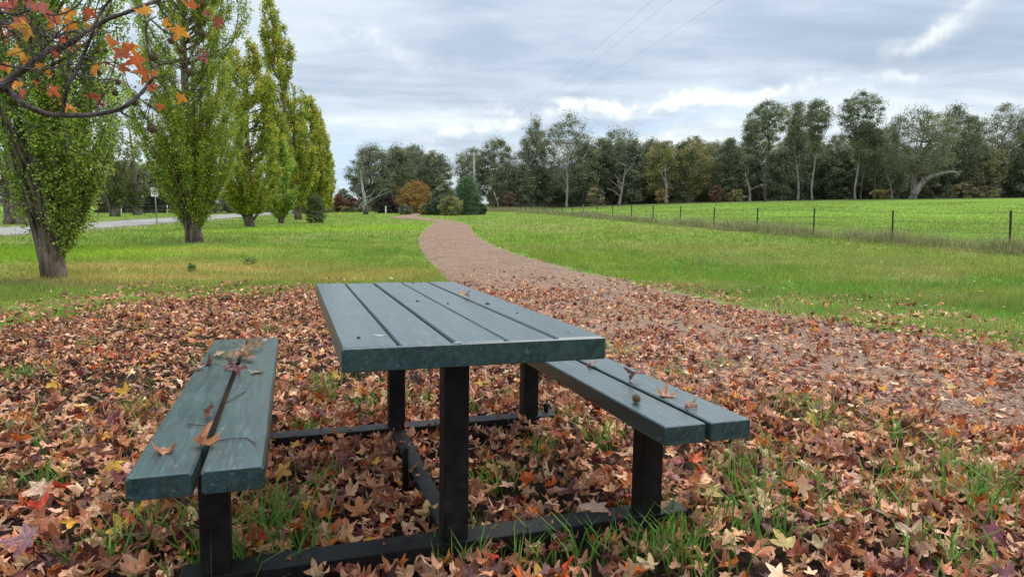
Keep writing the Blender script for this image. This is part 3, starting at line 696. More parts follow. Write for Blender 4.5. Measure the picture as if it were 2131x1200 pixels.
# things lying on the benches and table
def ttop(u, v, which): return tab(u, v, (ZT if which else ZS) + GH * 0 + 0)
def on_plane(px, py, hgt):
    # picture point -> point on a plane at height hgt over the table's ground
    d = ray(px, py); n = NRM; p0 = tab(0, 0, hgt); t = n @ (p0 - np.array([0, 0, HC])) / (n @ d); return np.array([0, 0, HC]) + d * t
BL = [(345, 938, .062, (.42, .19, .10), 'curled brown leaf near the front end of the left bench', ZS), (424, 925, .062, (.50, .20, .09), 'upright orange brown leaf wedged in the gap of the left bench', ZS), (437, 872, .05, (.36, .17, .12), 'rolled leaf standing in the gap halfway along the left bench', ZS - .01),
      (485, 768, .06, (.20, .08, .07), 'dark crumpled leaf in the gap of the left bench', ZS), (432, 757, .07, (.23, .12, .09), 'dark curled leaf on the outer edge of the left bench', ZS), (418, 768, .05, (.50, .30, .18), 'small tan leaf under the dark curled leaf on the left bench', ZS), (532, 776, .055, (.58, .36, .22), 'flat tan leaf on the inner plank of the left bench', ZS), (460, 742, .06, (.50, .31, .16), 'long pale leaf lying across the outer plank of the left bench', ZS),
      (515, 741, .062, (.46, .26, .14), 'topmost leaf of the tan cluster on the left bench gap', ZS + .015), (500, 748, .06, (.40, .20, .11), 'brown leaf in the tan cluster beside the left bench gap', ZS), (545, 715, .06, (.60, .38, .25), 'pale leaf at the far end of the left bench', ZS), (523, 752, .05, (.35, .17, .10), 'small brown leaf behind the bench gap cluster', ZS),
      (1235, 762, .055, (.42, .20, .12), 'brown leaf lying near the table end of the right bench', ZS), (1325, 797, .07, (.24, .11, .10), 'dark crumpled leaf in the middle of the right bench', ZS), (1388, 825, .068, (.45, .21, .12), 'peaked brown leaf over the gap of the right bench', ZS), (1432, 850, .055, (.38, .19, .13), 'rolled leaf caught in the gap near the front of the right bench', ZS),
      (967, 620, .045, (.55, .28, .09), 'small orange leaf lying on the table top', ZT)]
for i, (px, py, s, c, lb, z) in enumerate(BL):
    p = on_plane(px, py, z + .001)
    one_leaf('fallen_leaf', p, s * .78, c, 900 + i, lb, 'leaves lying on the picnic table', 1.25 if i != 6 else .7, rotmats(1, .8 if i in (1, 2) else .16)[0])
# bird droppings and crumbs on the table top
for i, (px, py, r, c, nm, lb, ct) in enumerate(((790, 697, .013, (.34, .40, .38), 'dropping', 'pale bird dropping splashed on the near left corner of the table', 'bird dropping'), (952, 712, .009, (.30, .36, .35), 'dropping', 'small pale bird dropping at the front edge of the table', 'bird dropping'),
                                               (1015, 632, .011, (.03, .03, .02), 'crumb', 'dark curled crumb of bark on the table right of the orange leaf', 'crumb'), (932, 631, .006, (.04, .03, .02), 'crumb', 'tiny dark crumb on the middle table plank', 'crumb'), (746, 702, .006, (.04, .04, .03), 'crumb', 'tiny dark crumb near the front left corner of the table', 'crumb'), (868, 627, .010, (.04, .05, .045), 'crumb', 'flat dark flake on the second table plank', 'crumb'), (1076, 651, .005, (.02, .02, .02), 'crumb', 'tiny black crumb on the right table plank', 'crumb'), (860, 589, .006, (.02, .02, .02), 'crumb', 'black crumb on the far edge of the table', 'crumb'), (1190, 690, .009, (.16, .22, .21), 'dropping', 'faint pale splash on the right plank of the table', 'bird dropping'))):
    p = on_plane(px, py, ZT + .0015); ph = np.linspace(0, 2 * np.pi, 12, endpoint=False); gg = np.random.default_rng(i)
    rr_ = r * (.6 + .6 * gg.random(12)); st2 = 1.6 if ct == 'bird dropping' else 1.1
    V = np.concatenate([[[0, 0, r * (.05 if ct == 'bird dropping' else .8)]], np.stack([rr_ * st2 * np.cos(ph), rr_ * np.sin(ph), np.zeros(12)], 1), np.stack([rr_ * st2 * np.cos(ph), rr_ * np.sin(ph), np.full(12, -.001)], 1)])
    mb = MB(); mb.add(V, [(1 + k, 13 + k, 13 + (k + 1) % 12, 1 + (k + 1) % 12) for k in range(12)], [(0, 1 + k, 1 + (k + 1) % 12) for k in range(12)], c)
    o = mb.build(nm, m_litter); o.location = p; o.rotation_euler = (0, 0, .3 * i); tag(o, lb, ct)
def seedball(name, pos, r, label, stalk=True, group=None):
    mb = MB(); gg = np.random.default_rng(int(abs(pos[0]) * 1000) % 9999)
    k = 90; i = np.arange(k); z = 1 - 2 * (i + .5) / k; ph = i * 2.39996; D = np.stack([np.sqrt(1 - z * z) * np.cos(ph), np.sqrt(1 - z * z) * np.sin(ph), z], 1)
    ls = np.linspace(0, np.pi, 9); lo = np.linspace(0, 2 * np.pi, 14, endpoint=False)
    V = np.array([(math.sin(a) * math.cos(b), math.sin(a) * math.sin(b), math.cos(a)) for a in ls for b in lo]) * r * .74
    q = [(x * 14 + y, (x + 1) * 14 + y, (x + 1) * 14 + (y + 1) % 14, x * 14 + (y + 1) % 14) for x in range(8) for y in range(14)]
    mb.add(V, q)
    for d in D:
        a = np.cross(d, [.3, .5, .8]); a /= np.linalg.norm(a); b = np.cross(d, a); w_ = r * .10
        mb.add(np.array([d * r * .66 + a * w_, d * r * .66 + b * w_, d * r * .66 - a * w_ - b * w_, d * r * (1.0 + .16 * gg.random())]), None, [(0, 1, 3), (1, 2, 3), (2, 0, 3)])
    if stalk: tube(mb, [(0, 0, r * .6), (r * .3, 0, r * 1.8), (r * .1, r * .3, r * 3.2)], r * .07, 5)
    o = mb.build(name, m_fruit, None, False); o.location = pos; return tag(o, label, 'seed ball', group)
p = on_plane(1324, 838, ZS); p[2] += .016; o = seedball('seed_ball', p, .017, 'spiky brown seed ball resting on the right bench', True); o.rotation_euler = (2.5, .4, 0)
# thin stalks on the left bench
for i, (pp, lb) in enumerate((([(445, 918), (480, 912), (515, 911), (533, 922)], 'thin dark leaf stalk on the inner plank of the left bench'), ([(470, 838), (490, 826), (510, 814)], 'short straight twig crossing the gap of the left bench'), ([(390, 882), (420, 884), (450, 888)], 'fine reddish stalk crossing both planks of the left bench'))):
    mb = MB(); tube(mb, [on_plane(a, b, ZS + .003 + .003 * (k % 2)) for k, (a, b) in enumerate(pp)], .0014, 5, (.08, .05, .035)); tag(mb.build('twig', m_litter), lb, 'twig')
for i, pp in enumerate(([(455, 722), (480, 719), (512, 720), (548, 716)], [(440, 741), (475, 738), (508, 737)], [(478, 707), (500, 716), (528, 727)], [(520, 712), (545, 722), (562, 720)], [(448, 755), (470, 760), (495, 752)])):
    mb = MB(); tube(mb, [on_plane(a, b, ZS + .003 + .004 * (k % 2)) for k, (a, b) in enumerate(pp)], .0016, 5, (.42, .30, .17))
    tag(mb.build('twig', m_litter), ['pale straight stalk lying across the far end of the left bench', 'pale stalk beside the dark curled leaf on the left bench', 'slanting pale stalk at the far end of the left bench', 'short pale stalk at the far inner corner of the left bench', 'bent pale stalk below the dark curled leaf on the left bench'][i], 'twig')
for i, (px, py, s_, c_, lb) in enumerate(((505, 733, .05, (.52, .33, .19), 'tan leaf behind the cluster on the left bench gap'), (475, 744, .045, (.55, .36, .2), 'small tan leaf left of the bench gap cluster'), (535, 728, .045, (.48, .28, .16), 'small tan leaf right of the bench gap at the far end'), (492, 780, .045, (.17, .06, .05), 'maroon scrap of leaf hanging into the left bench gap'))):
    one_leaf('fallen_leaf', on_plane(px, py, ZS + .002), s_, c_, 960 + i, lb, 'leaves lying on the picnic table', 1.3, rotmats(1, .25)[0])
# leaves that stand out in the carpet by their colour
YL = (.72, .42, .05); PY = (.80, .56, .20); ORc = (.62, .17, .03); CR = (.42, .035, .03); MR = (.16, .035, .045); PT = (.62, .40, .26)
BR = [(1637, 1158, .066, PY, 'pale yellow leaf lying at the bottom of the photo'), (1690, 893, .058, YL, 'bright yellow leaf standing up right of the right bench'), (1702, 916, .05, YL, 'golden yellow leaf just below the upright yellow one'), (262, 835, .066, YL, 'large golden leaf on the litter left of the left bench'), (110, 815, .06, YL, 'orange yellow leaf at the left, beside a tuft of grass'), (235, 1000, .066, YL, 'yellow leaf just in front of the left bench end'),
      (812, 1063, .058, PY, 'pale yellow leaf under the near end of the table'), (890, 1095, .06, PY, 'yellow star leaf against the near table post'), (1445, 972, .06, (.66, .10, .03), 'vivid red orange leaf behind the right bench post'), (1475, 1050, .066, PY, 'pale yellow leaf right of the right bench post'), (585, 1008, .055, (.62, .30, .04), 'orange leaf beside the front of the left bench'), (2045, 855, .05, YL, 'yellow leaf on the path edge at the right'), (1980, 822, .055, PY, 'pale yellow leaf on the path at the right'),
      (545, 1150, .07, CR, 'crimson leaf beside the left bench post'), (1900, 1140, .07, PT, 'broad tan leaf at the lower right'), (255, 1125, .066, (.55, .30, .03), 'mustard leaf at the lower left'), (90, 1045, .072, PT, 'large tan leaf with upright lobes at the lower left'), (238, 895, .06, MR, 'dark purple leaf left of the left bench'), (700, 797, .05, YL, 'small yellow leaf between the left bench and the table'), (1560, 870, .05, (.55, .14, .03), 'orange leaf behind the front end of the right bench'), (1310, 1035, .055, (.60, .16, .04), 'orange leaf halfway between the table post and right bench post'), (2060, 1150, .07, MR, 'dark maroon leaf at the lower right corner'), (1985, 960, .06, (.14, .03, .03), 'dark red leaf at the right side of the litter'), (750, 1090, .07, (.50, .20, .07), 'large orange brown leaf in front of the near crossbeam'), (1360, 1095, .07, (.46, .23, .12), 'folded brown leaf leaning on the right bench post'), (1240, 1098, .07, (.52, .32, .22), 'pinkish tan leaf draped over the near crossbeam'), (935, 1150, .072, (.50, .24, .10), 'orange brown leaf leaning on the foot of the near table post'), (870, 1160, .07, (.44, .20, .12), 'brown leaf curled up before the near crossbeam'),
      (655, 880, .055, CR, 'dark red leaf behind the left bench beside the far crossbeam'), (1690, 680, .05, (.62, .12, .04), 'red orange leaf where the litter thins on the path'), (1000, 815, .05, YL, 'yellow leaf behind the near table post'), (60, 1170, .07, (.30, .14, .15), 'purplish brown leaf in the lower left corner')]
for i, (px, py, s, c, lb) in enumerate(BR):
    p = at(px, py); p[2] += .045
    # tip the leaf up towards the camera a little, as the ones that catch the eye do
    Rm = rx(.35 + .3 * random.random()) @ rotmats(1, .15)[0]
    one_leaf('fallen_leaf', p - np.array([0, 0, .01]), s, c, 700 + i, lb, 'bright leaves in the litter', .55, Rm, True, m_fresh if c is YL or c is PY else m_litter)

# ------------------------------------------------------------------ foliage helpers
def leafquads(mb, Cn, size, cols, asp=.75, droop=0.):
    n = len(Cn); a = rng.normal(0, 1, (n, 3)); 
    if droop: a[:, 2] -= droop
    a /= np.linalg.norm(a, axis=1)[:, None]; b = np.cross(a, rng.normal(0, 1, (n, 3))); b /= np.linalg.norm(b, axis=1)[:, None] + 1e-9
    s = np.broadcast_to(size, (n,))[:, None] * (.6 + .8 * rng.random((n, 1))) * .5
    V = np.stack([Cn - a * s, Cn + b * s * asp, Cn + a * s, Cn - b * s * asp], 1).reshape(-1, 3)
    k = np.arange(n) * 4; mb.add(V, np.stack([k, k + 1, k + 2, k + 3], 1), None, np.repeat(cols, 4, 0))
def poplar(name, px, py, H, rmax, leaves, lsize, label, cols, trunk=.16, stems=7, nl=60, seed=0, low=.35, group='lombardy poplars along the road', fan=.0, base_bare=.05, asym=0., tipr=.25, lx=0., bare=0.):
    global rng
    g = np.random.default_rng(seed); p = at(px, py) if py is not None else px
    root = empty(name, p - np.array([0, 0, .03]), label, 'poplar tree', group)
    tm = MB(); lean = g.normal(0, .015, 2)
    hs = np.linspace(0, H * .86, 16)
    P = np.stack([(lean[0] + lx) * hs + .04 * np.sin(hs * .8 + seed), lean[1] * hs, hs], 1)
    r = trunk * (1 - hs / (H * .9)) ** 1.1 + .01; r[0] *= 1.25
    P[0, 2] = -.1
    Ps = smoothline(P, 3); rs = np.interp(np.linspace(0, 15, len(Ps)), np.arange(16), r)
    tube(tm, Ps, rs, 12, None, True, .22)
    limbs = []
    def envelope(t):       # crown radius at relative height
        return rmax * np.clip(np.minimum((t / low) ** .68, ((1 - t) / (1 - low)) ** .62 + .0), tipr * (1 - t), 1)
    for i in range(stems):   # fluted side stems from the root flare
        a = g.uniform(0, 6.283); d = trunk * .95; ln = H * g.uniform(.25, .55); m_ = 9
        t = np.linspace(0, 1, m_); rad = d + (envelope(np.array([.3]))[0] * g.uniform(.2, .75) - d) * t ** 1.3
        wav = .04 * np.sin(t * 9 + i)
        Q_ = np.stack([np.cos(a + wav) * rad + lx * ln * t, np.sin(a + wav) * rad, -.08 + ln * t], 1); Q_[0, :2] *= 1.15
        tube(tm, Q_, trunk * g.uniform(.25, .45) * (1 - t) ** .7 + .006, 7, None, True, .15); limbs.append((Q_, .3))
    for i in range(nl):      # upright limbs
        t0 = g.uniform(.0, .93) ** 1.2; t0 = t0 * .06 if i % 6 == 0 else t0; h0 = H * (t0 * .92) + .12; a = g.uniform(0, 6.283); ln = H * g.uniform(.14, .30) * (1 - t0 * .45)
        m_ = 7; t = np.linspace(0, 1, m_); th = np.clip((h0 + ln * t) / H, 0, .995)
        re = envelope(th) * g.uniform(.5, 1.1) * (1 + asym * np.cos(a)); rad = trunk * .5 + (re - trunk * .5) * (1 - (1 - t) ** 2)
        zz = h0 + ln * (t ** 1.15)
        cx = np.interp(zz, hs, P[:, 0]) + lx * np.maximum(0, zz - hs[-1]); cy = np.interp(zz, hs, P[:, 1])
        wav = g.normal(0, .05, m_).cumsum() * .5
        Q_ = np.stack([cx + np.cos(a + wav) * rad, cy + np.sin(a + wav) * rad, np.minimum(zz, H * 1.01)], 1)
        tube(tm, Q_, .022 * (1 - t) * (1 + trunk * 3) + .005, 5); limbs.append((Q_, .0))
    tm.build('trunk', m_popbark, root)
    lm = MB(); wts = np.array([np.linalg.norm(np.diff(q, axis=0), axis=1).sum() * (.55 if s else 1) for q, s in limbs]); wts /= wts.sum()
    for (q, s), wt in zip(limbs, wts):
        n = int(leaves * wt)
        if n < 4: continue
        # twigs leave the limb steeply; leaves sit on the twigs
        nt = max(3, n // 22); tt_ = g.uniform(.12 + s, 1.0, nt) * (len(q) - 1)
        o = np.stack([np.interp(tt_, np.arange(len(q)), q[:, k]) for k in range(3)], 1)
        axis = q[-1] - q[0]; axis /= np.linalg.norm(axis) + 1e-9
        dr = g.normal(0, .30, (nt, 3)) + axis * .95; rad_o = o[:, :2] / (np.linalg.norm(o[:, :2], axis=1)[:, None] + 1e-6); dr[:, :2] += rad_o * .16; dr[:, 2] = np.abs(dr[:, 2])
        ln = g.uniform(.18, .55, nt) * (H / 12) ** .5 * (1 if rmax > .9 else .8); dr *= (ln / np.linalg.norm(dr, axis=1))[:, None]
        ti = g.integers(0, nt, n); f = g.random(n) ** .8; C_ = o[ti] + dr[ti] * f[:, None] + g.normal(0, lsize * .75 + .012, (n, 3))
        kk = C_[:, 2] > H * base_bare * .5
        if bare: kk &= ~((np.abs(C_[:, 0] + .02) < bare) & (C_[:, 1] < .4) & (g.random(len(C_)) < .93 * (1 - sstep(3.0, 5.0, C_[:, 2]))))
        C_ = C_[kk]; n = len(C_)
        tc_ = g.random(nt); shade = tc_[ti[:n]] if n <= len(ti) else tc_[:n]
        ccol = np.array(cols)[(np.clip(shade + g.normal(0, .18, n), 0, .999) * len(cols)).astype(int)] * (.75 + .5 * g.random((n, 1)))
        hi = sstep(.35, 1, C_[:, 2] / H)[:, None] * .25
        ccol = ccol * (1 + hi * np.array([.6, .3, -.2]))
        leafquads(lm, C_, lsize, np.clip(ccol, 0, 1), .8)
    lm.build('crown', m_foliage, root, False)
    return root
PG = [(.055, .095, .015), (.10, .155, .020), (.15, .215, .026), (.20, .265, .034), (.28, .30, .04)]
PYG = [(.12, .15, .018), (.20, .225, .024), (.28, .285, .028), (.37, .32, .03), (.44, .33, .03)]
PGY = [(.09, .135, .018), (.155, .20, .024), (.22, .26, .028), (.30, .30, .03), (.37, .31, .03)]
PYG = PGY[:2] + PYG[1:4]; PG = [tuple(v * 1.15 for v in c) for c in PG]
PG, PYG, PGY = [[(min(.62, c[0] * 1.55), min(.62, c[1] * 1.55), c[2] * 1.8) for c in L_] for L_ in (PG, PYG, PGY)]
poplar('poplar_tree', 112, 576, 9.5, 1.16, 105000, .044, 'nearest poplar at the left, its fluted brown trunk ringed by bare earth', PG, .135, 13, 150, 1, .42, asym=.25, bare=.24)
poplar('poplar_tree', 405, 503, 14.5, 2.3, 175000, .056, 'broad poplar second from the left, leafy down to the grass', PG[:4] + PGY[1:], .20, 12, 185, 2, .42, bare=.16)
poplar('poplar_tree', 520, 471, 11.2, 2.35, 70000, .095, 'third poplar of the row, bare flared trunk foot under a yellow green crown', PYG, .24, 8, 110, 3, .36, base_bare=.14)
poplar('poplar_tree', 585, 464, 6.6, 1.4, 24000, .10, 'short bright green poplar with a low round crown', PG[1:] , .15, 6, 80, 4, .40)
poplar('poplar_tree', 622, 457, 19.6, 2.1, 56000, .14, 'tallest narrow poplar reaching the top of the photo', PGY, .25, 8, 120, 5, .30, lx=-.072)
poplar('poplar_tree', 648, 450, 13.4, 2.2, 40000, .16, 'yellowing poplar just beyond the tallest one', PYG, .28, 6, 110, 6, .38)
poplar('poplar_tree', 668, 445.5, 13.4, 1.7, 28000, .18, 'golden poplar near the far end of the row', PYG[1:], .28, 5, 90, 7, .38)
poplar('poplar_tree', 683, 442, 13.6, 1.25, 20000, .20, 'last poplar at the far right end of the row', PYG[1:], .26, 5, 80, 8, .38)
PB = [(.06, .09, .025), (.10, .14, .03), (.16, .18, .04), (.22, .20, .05)]
poplar('poplar_tree', 32, 466, 13., 1.5, 9000, .12, 'poplar with a thick grey trunk across the road at the left edge', PB, .45, 8, 60, 11, .4, 'poplars across the road', base_bare=.25)
poplar('poplar_tree', 240, 450, 15., 2.0, 9000, .16, 'pale yellow green poplar across the road between the two nearest poplars', PB, .4, 6, 60, 12, .36, 'poplars across the road', base_bare=.1)
poplar('poplar_tree', -70, 462, 13., 1.7, 7000, .13, 'poplar across the road, beyond the left edge of the photo', PB, .4, 6, 60, 13, .4, 'poplars across the road', base_bare=.2)
poplar('poplar_tree', 165, 446, 15., 1.9, 7000, .17, 'thin poplar across the road behind the nearest poplar', PB, .35, 5, 55, 14, .4, 'poplars across the road', base_bare=.15)
poplar('poplar_tree', 288, 447, 13., 2.1, 6000, .17, 'thin poplar across the road behind the speed sign', PB, .35, 5, 55, 15, .4, 'poplars across the road', base_bare=.15)

def gumtree(px, basey, topy, wpx, label, cols, dist=None, bark='dark', dens=1., openness=.35, seed=0, name='gum_tree', cat='gum tree', group='trees beyond the paddock', trunk_h=.35, lean=0., cx=0., tr=.022, lsize=None, droop=.9, shape='dome', clump=None, layers=None, height=None, forks=5, crown_lo=None):
    g = np.random.default_rng(1000 + seed)
    p = at(px, basey) if dist is None else pt(px, basey, dist)
    if dist is not None: p[2] = float(terr(p[0], p[1]))
    d = p[1]; top = pt(px, topy, d)[2]; H = top - p[2]; Wd = wpx / F * d / 2
    root = empty(name, p - np.array([0, 0, .1]), label, cat, group)
    th = trunk_h * H; tm = MB(); r0 = tr * H
    mt = {'dark': m_darkbark, 'pale': m_gumbark, 'dead': m_deadbark}[bark]
    hs = np.linspace(-.2, th, 6); P = np.stack([lean * hs + .012 * H * np.sin(hs / H * 9 + seed) * (hs > 0), 0 * hs, hs], 1)
    r = r0 * (1 - .35 * np.clip(hs / th, 0, 1)); r[0] *= 1.35
    tube(tm, smoothline(P, 3), np.interp(np.linspace(0, 5, 16), np.arange(6), r), 9, None, True, .12)
    cl_lo = (crown_lo if crown_lo is not None else max(.12, trunk_h * .62)) * H
    nclump = int((44 + 66 * (1 - openness)) * dens); clr = clump or (.070 * H + .060 * Wd)
    C_ = []
    for k in range(nclump):
        for _ in range(30):
            z = g.uniform(cl_lo, H); t = (z - cl_lo) / (H - cl_lo)
            if shape == 'dome': rad = Wd * np.sqrt(max(0, 1 - max(0, (t - .45) / .55) ** 2)) * (.62 + .38 * min(1, t / .45))
            elif shape == 'umbrella': rad = Wd * (np.sqrt(max(0, 1 - max(0, (t - .62) / .38) ** 2)) * (.35 + .65 * min(1, t / .6)))
            elif shape == 'cone': rad = Wd * (1 - t) ** .7
            else: rad = Wd * np.sqrt(max(0, 1 - (2 * t - 1) ** 2))
            a = g.uniform(0, 6.283); rr_ = rad * g.uniform(.15, 1) ** .5
            c = np.array([cx * H * t + math.cos(a) * max(0, rr_ - clr * .5), math.sin(a) * rr_ * .8, z - clr * .5])
            if all(np.linalg.norm((c - q) * [1, 1, 1.2]) > clr * (.75 + openness * .7) for q in C_): break
        C_.append(c)
    C_ = np.array(C_); tip = P[-1]
    fk = [tip + np.array([g.normal(0, .35) * Wd, g.normal(0, .3) * Wd, (H - th) * g.uniform(.15, .6)]) for _ in range(forks)]
    for f in fk:
        q = smoothline([tip - [0, 0, .02 * H], tip * .5 + f * .5 + g.normal(0, .03 * H, 3), f], 4); tube(tm, q, np.linspace(r0 * .5, r0 * .22, len(q)), 6, None, False)
    for c in C_[::1]:
        f = min(fk + [tip], key=lambda f_: np.linalg.norm(f_ - c) + (2 * H if f_[2] > c[2] + .05 * H else 0))
        mid = (f + c) / 2 + g.normal(0, .02 * H, 3); q = smoothline([f, mid, c], 3); tube(tm, q, np.linspace(r0 * .2, r0 * .05, len(q)), 4, None, False)
    tm.build('trunk', mt, root)
    lm = MB(); ls = lsize or max(.0018 * d, .12); per = int(np.clip(75 * (clr / ls) ** 1.1 * .62, 40, 230))
    n = per * len(C_); ci = np.repeat(np.arange(len(C_)), per); dirs = g.normal(0, 1, (n, 3)); dirs /= np.linalg.norm(dirs, axis=1)[:, None]
    sc_ = (.5 + .95 * g.random(len(C_)) ** 1.3)[ci][:, None]; rad = g.random((n, 1)) ** .8 * clr * sc_ * 1.1
    pos = C_[ci] + dirs * rad * [1.08, 1.08, .72]; pos[:, 2] -= np.abs(g.normal(0, .15, n)) * clr
    hue = g.random(len(C_)); ccol = np.array(cols)[(np.clip(hue[ci] + g.normal(0, .2, n), 0, .999) * len(cols)).astype(int)] * (.7 + .55 * g.random((n, 1)))
    leafquads(lm, pos, ls, np.clip(ccol, 0, 1), .5, droop); lm.build('crown', m_gumleaf, root, False)
    return root
GD = [(.085, .098, .062), (.13, .145, .085), (.18, .19, .11), (.23, .225, .125)]
GO = [(.14, .145, .07), (.20, .20, .085), (.26, .24, .09), (.31, .26, .10)]
GL = [(.06, .085, .05), (.085, .115, .06), (.11, .14, .07)]
GBl = [(.07, .072, .052), (.10, .10, .07), (.14, .13, .085)]
OR = [(.27, .16, .05), (.37, .22, .065), (.44, .28, .09)]
RD = [(.22, .06, .045), (.28, .08, .05), (.24, .11, .06)]
BRN = [(.17, .115, .085), (.22, .14, .09), (.17, .13, .09)]
GD, GO, GL, GBl = [[tuple(v * k_ for v in c) for c in L_] for L_, k_ in ((GD, 1.42), (GO, 1.35), (GL, 1.3), (GBl, 1.7))]
i = 0
def G(*a, **k):
    global i; i += 1; k.setdefault('seed', i); return gumtree(*a, **k)
GL_ = 'dense gums left of centre'
G(776, 440, 294, 112, 'leftmost dense rounded gum behind the bare dead trunk', GD, dens=1.7, openness=.0, dist=118, group=GL_, crown_lo=.08)
G(828, 440, 296, 84, 'narrower dense gum between the leftmost dome and the willow', GD + GO[:1], dens=1.5, openness=.0, dist=122, group=GL_, crown_lo=.1)
G(862, 440, 295, 94, 'dense gum rising highest behind the orange willow', GD, dens=1.5, openness=.0, dist=130, group=GL_, crown_lo=.15)
G(903, 440, 310, 92, 'lower dense gum at the right end of the left clump', GD, dens=1.5, openness=.0, dist=126, group=GL_, crown_lo=.12)
G(806, 438, 400, 66, 'dark bare purple shrub behind the dead trunk', [(.05, .035, .035), (.07, .05, .05)], dist=98, name='dark_shrub', cat='shrub', group='shrubs by the path', dens=1.1, openness=0, trunk_h=.1, crown_lo=0)
G(866, 437, 372, 78, 'orange willow with drooping autumn foliage beside the path', OR, dist=96, name='willow_tree', cat='willow', group='shrubs by the path', dens=1.3, openness=.25, trunk_h=.2, crown_lo=.05, droop=2., clump=.75)
G(924, 437, 378, 62, 'grey green wattle between the orange willow and the fresh green tree', GL[:2] + GD[2:], dist=95, name='wattle_tree', cat='wattle', group='shrubs by the path', dens=1.5, openness=.05, trunk_h=.15, crown_lo=.02)
G(972, 440, 361, 56, 'fresh green bushy tree just left of the timber power pole', [(.10, .16, .085), (.14, .21, .10), (.19, .26, .13)], dist=84, name='wattle_tree', cat='wattle', group='shrubs by the path', dens=1.6, openness=.05, trunk_h=.12, crown_lo=.02, clump=.6)
for px, ty, wd, cs, lb in ((905, 412, 42, GL, 'low grey green bush left of the olive bush by the path'), (938, 404, 56, GO, 'olive yellow bush in front of the wattle'), (1000, 420, 30, GL, 'small bush at the foot of the timber pole'), (885, 420, 26, GO, 'small olive bush beside the pale dry grass'), (845, 424, 36, GD, 'dark low bush behind the far bend of the path'), (958, 426, 30, GL, 'pale blue green flax bush in front of the fresh green tree')):
    G(px, 441, ty, wd, lb, cs, dist=80 + (px % 7), name='bush', cat='bush', group='shrubs by the path', dens=1.1, openness=.0, trunk_h=.1, crown_lo=0)
RT = 'gums beyond the paddock'
gl = [(985, 300, 70, GD, 'thin gum directly behind the timber power pole', .4, 'dome', 'dark'), (1035, 278, 78, GD + GO[:1], 'open crowned gum just right of the timber power pole', .45, 'dome', 'dark'), (1112, 236, 66, GD + GO[:1], 'tall gum with a rounded grey top left of the twin crowned gum', .4, 'dome', 'dark'), (1180, 230, 110, GD + GO[:1], 'broad tall gum with pale trunk in the middle of the tree belt', .42, 'dome', 'pale'),
      (1285, 260, 118, GD + GO[:1], 'wide domed gum right of the middle of the belt', .3, 'dome', 'pale'), (1373, 288, 66, GO, 'olive crowned gum right of the wide domed gum', .1, 'dome', 'dark'), (1442, 277, 86, GO, 'yellow olive gum with bare pale limbs below', .25, 'dome', 'pale'), (1514, 283, 50, GD, 'slim gum standing in the gap before the tall right hand group', .4, 'dome', 'dark'),
      (1556, 240, 40, GD, 'slim gum at the left flank of the tall umbrella gum', .45, 'dome', 'dark'), (1650, 207, 46, GD, 'small topped gum between the two tall slender gums', .4, 'umbrella', 'dark'), (1660, 262, 92, GD, 'dark middle height gum behind the slender pale trunk', .05, 'dome', 'dark'), (1740, 268, 80, GD, 'dark gum filling the gap left of the highest gum', .15, 'dome', 'dark'), (1830, 255, 72, GD + GO[:1], 'dark gum between the highest gum and the great white gum', .15, 'dome', 'dark'),
      (1975, 212, 70, GD, 'tall thin topped gum behind the great white gum', .42, 'dome', 'dark'), (2010, 236, 60, GD, 'open gum right behind the arching white limb', .45, 'dome', 'dark'), (2072, 208, 96, GD + GO[:2], 'tall gum with forked white trunk near the right edge', .35, 'dome', 'pale'), (2135, 205, 70, GD, 'tall gum cut by the right edge of the photo', .3, 'dome', 'dark'), (2230, 215, 110, GD, 'gum standing outside the right edge of the photo', .3, 'dome', 'dark'), (2040, 300, 80, GO, 'olive lower gum below the forked white trunk gum', .1, 'dome', 'dark')]
for px, ty, wd, cs, lb, op, shp, bk in gl:
    G(px, 430, ty, wd * 1.22, lb, cs, dist=146 + (px * 7 % 13), openness=op, shape=shp, bark=bk, group=RT, dens=1.2 - .1 * op, trunk_h=.42, crown_lo=.22, tr=.011)
# slender forward trees with pale straight trunks on the paddock edge
for px, by, ty, wd, cs, lb, bk, clo in ((1592, 421, 203, 92, GD, 'tall slender gum with an airy umbrella crown at the paddock edge', 'dark', .56), (1690, 420, 200, 62, GD, 'slender gum with a straight pale trunk and small high crown', 'pale', .52), (1779, 419, 186, 100, GD, 'highest gum of the belt with pale trunk and domed crown', 'pale', .55), (1790, 418, 250, 60, GD, 'reddish barked gum touching the highest gum', 'dark', .5), (1817, 418, 262, 60, GD, 'thin grey trunked gum right of the highest gum', 'dark', .5)):
    p = at(px, by); G(px, by, ty, wd, lb, cs, dist=134, openness=.5, shape='umbrella', clump=1.15, bark=bk, group=RT, dens=.95, trunk_h=.60, crown_lo=clo, tr=.0095, forks=4)
# the great white gum with its arching limb
big = G(1898, 416, 216, 185, 'great gum with massive white trunk and an arching bare limb', GO[:2] + GD, dist=136, openness=.22, bark='pale', group=RT, dens=1.35, trunk_h=.30, crown_lo=.34, tr=.036, forks=8)
bp = np.array(big.location); mb = MB()
L_ = smoothline([pt(a, b, 134 - k * .3) - bp for k, (a, b) in enumerate([(1902, 405), (1912, 390), (1928, 372), (1945, 365), (1965, 360), (1985, 358), (1996, 364)])], 5); tube(mb, L_, np.linspace(.75, .13, len(L_)), 8)
L_ = smoothline([pt(a, b, 133) - bp for a, b in [(1926, 374), (1938, 368), (1955, 369)]], 4); tube(mb, L_, np.linspace(.35, .08, len(L_)), 6)
L_ = smoothline([pt(a, b, 134) - bp for a, b in [(1990, 360), (2000, 356), (1993, 370)]], 4); tube(mb, L_, np.linspace(.12, .04, len(L_)), 5)
L_ = smoothline([pt(a, b, 136) - bp for a, b in [(1902, 370), (1915, 350), (1930, 335)]], 4); tube(mb, L_, np.linspace(.5, .15, len(L_)), 6)
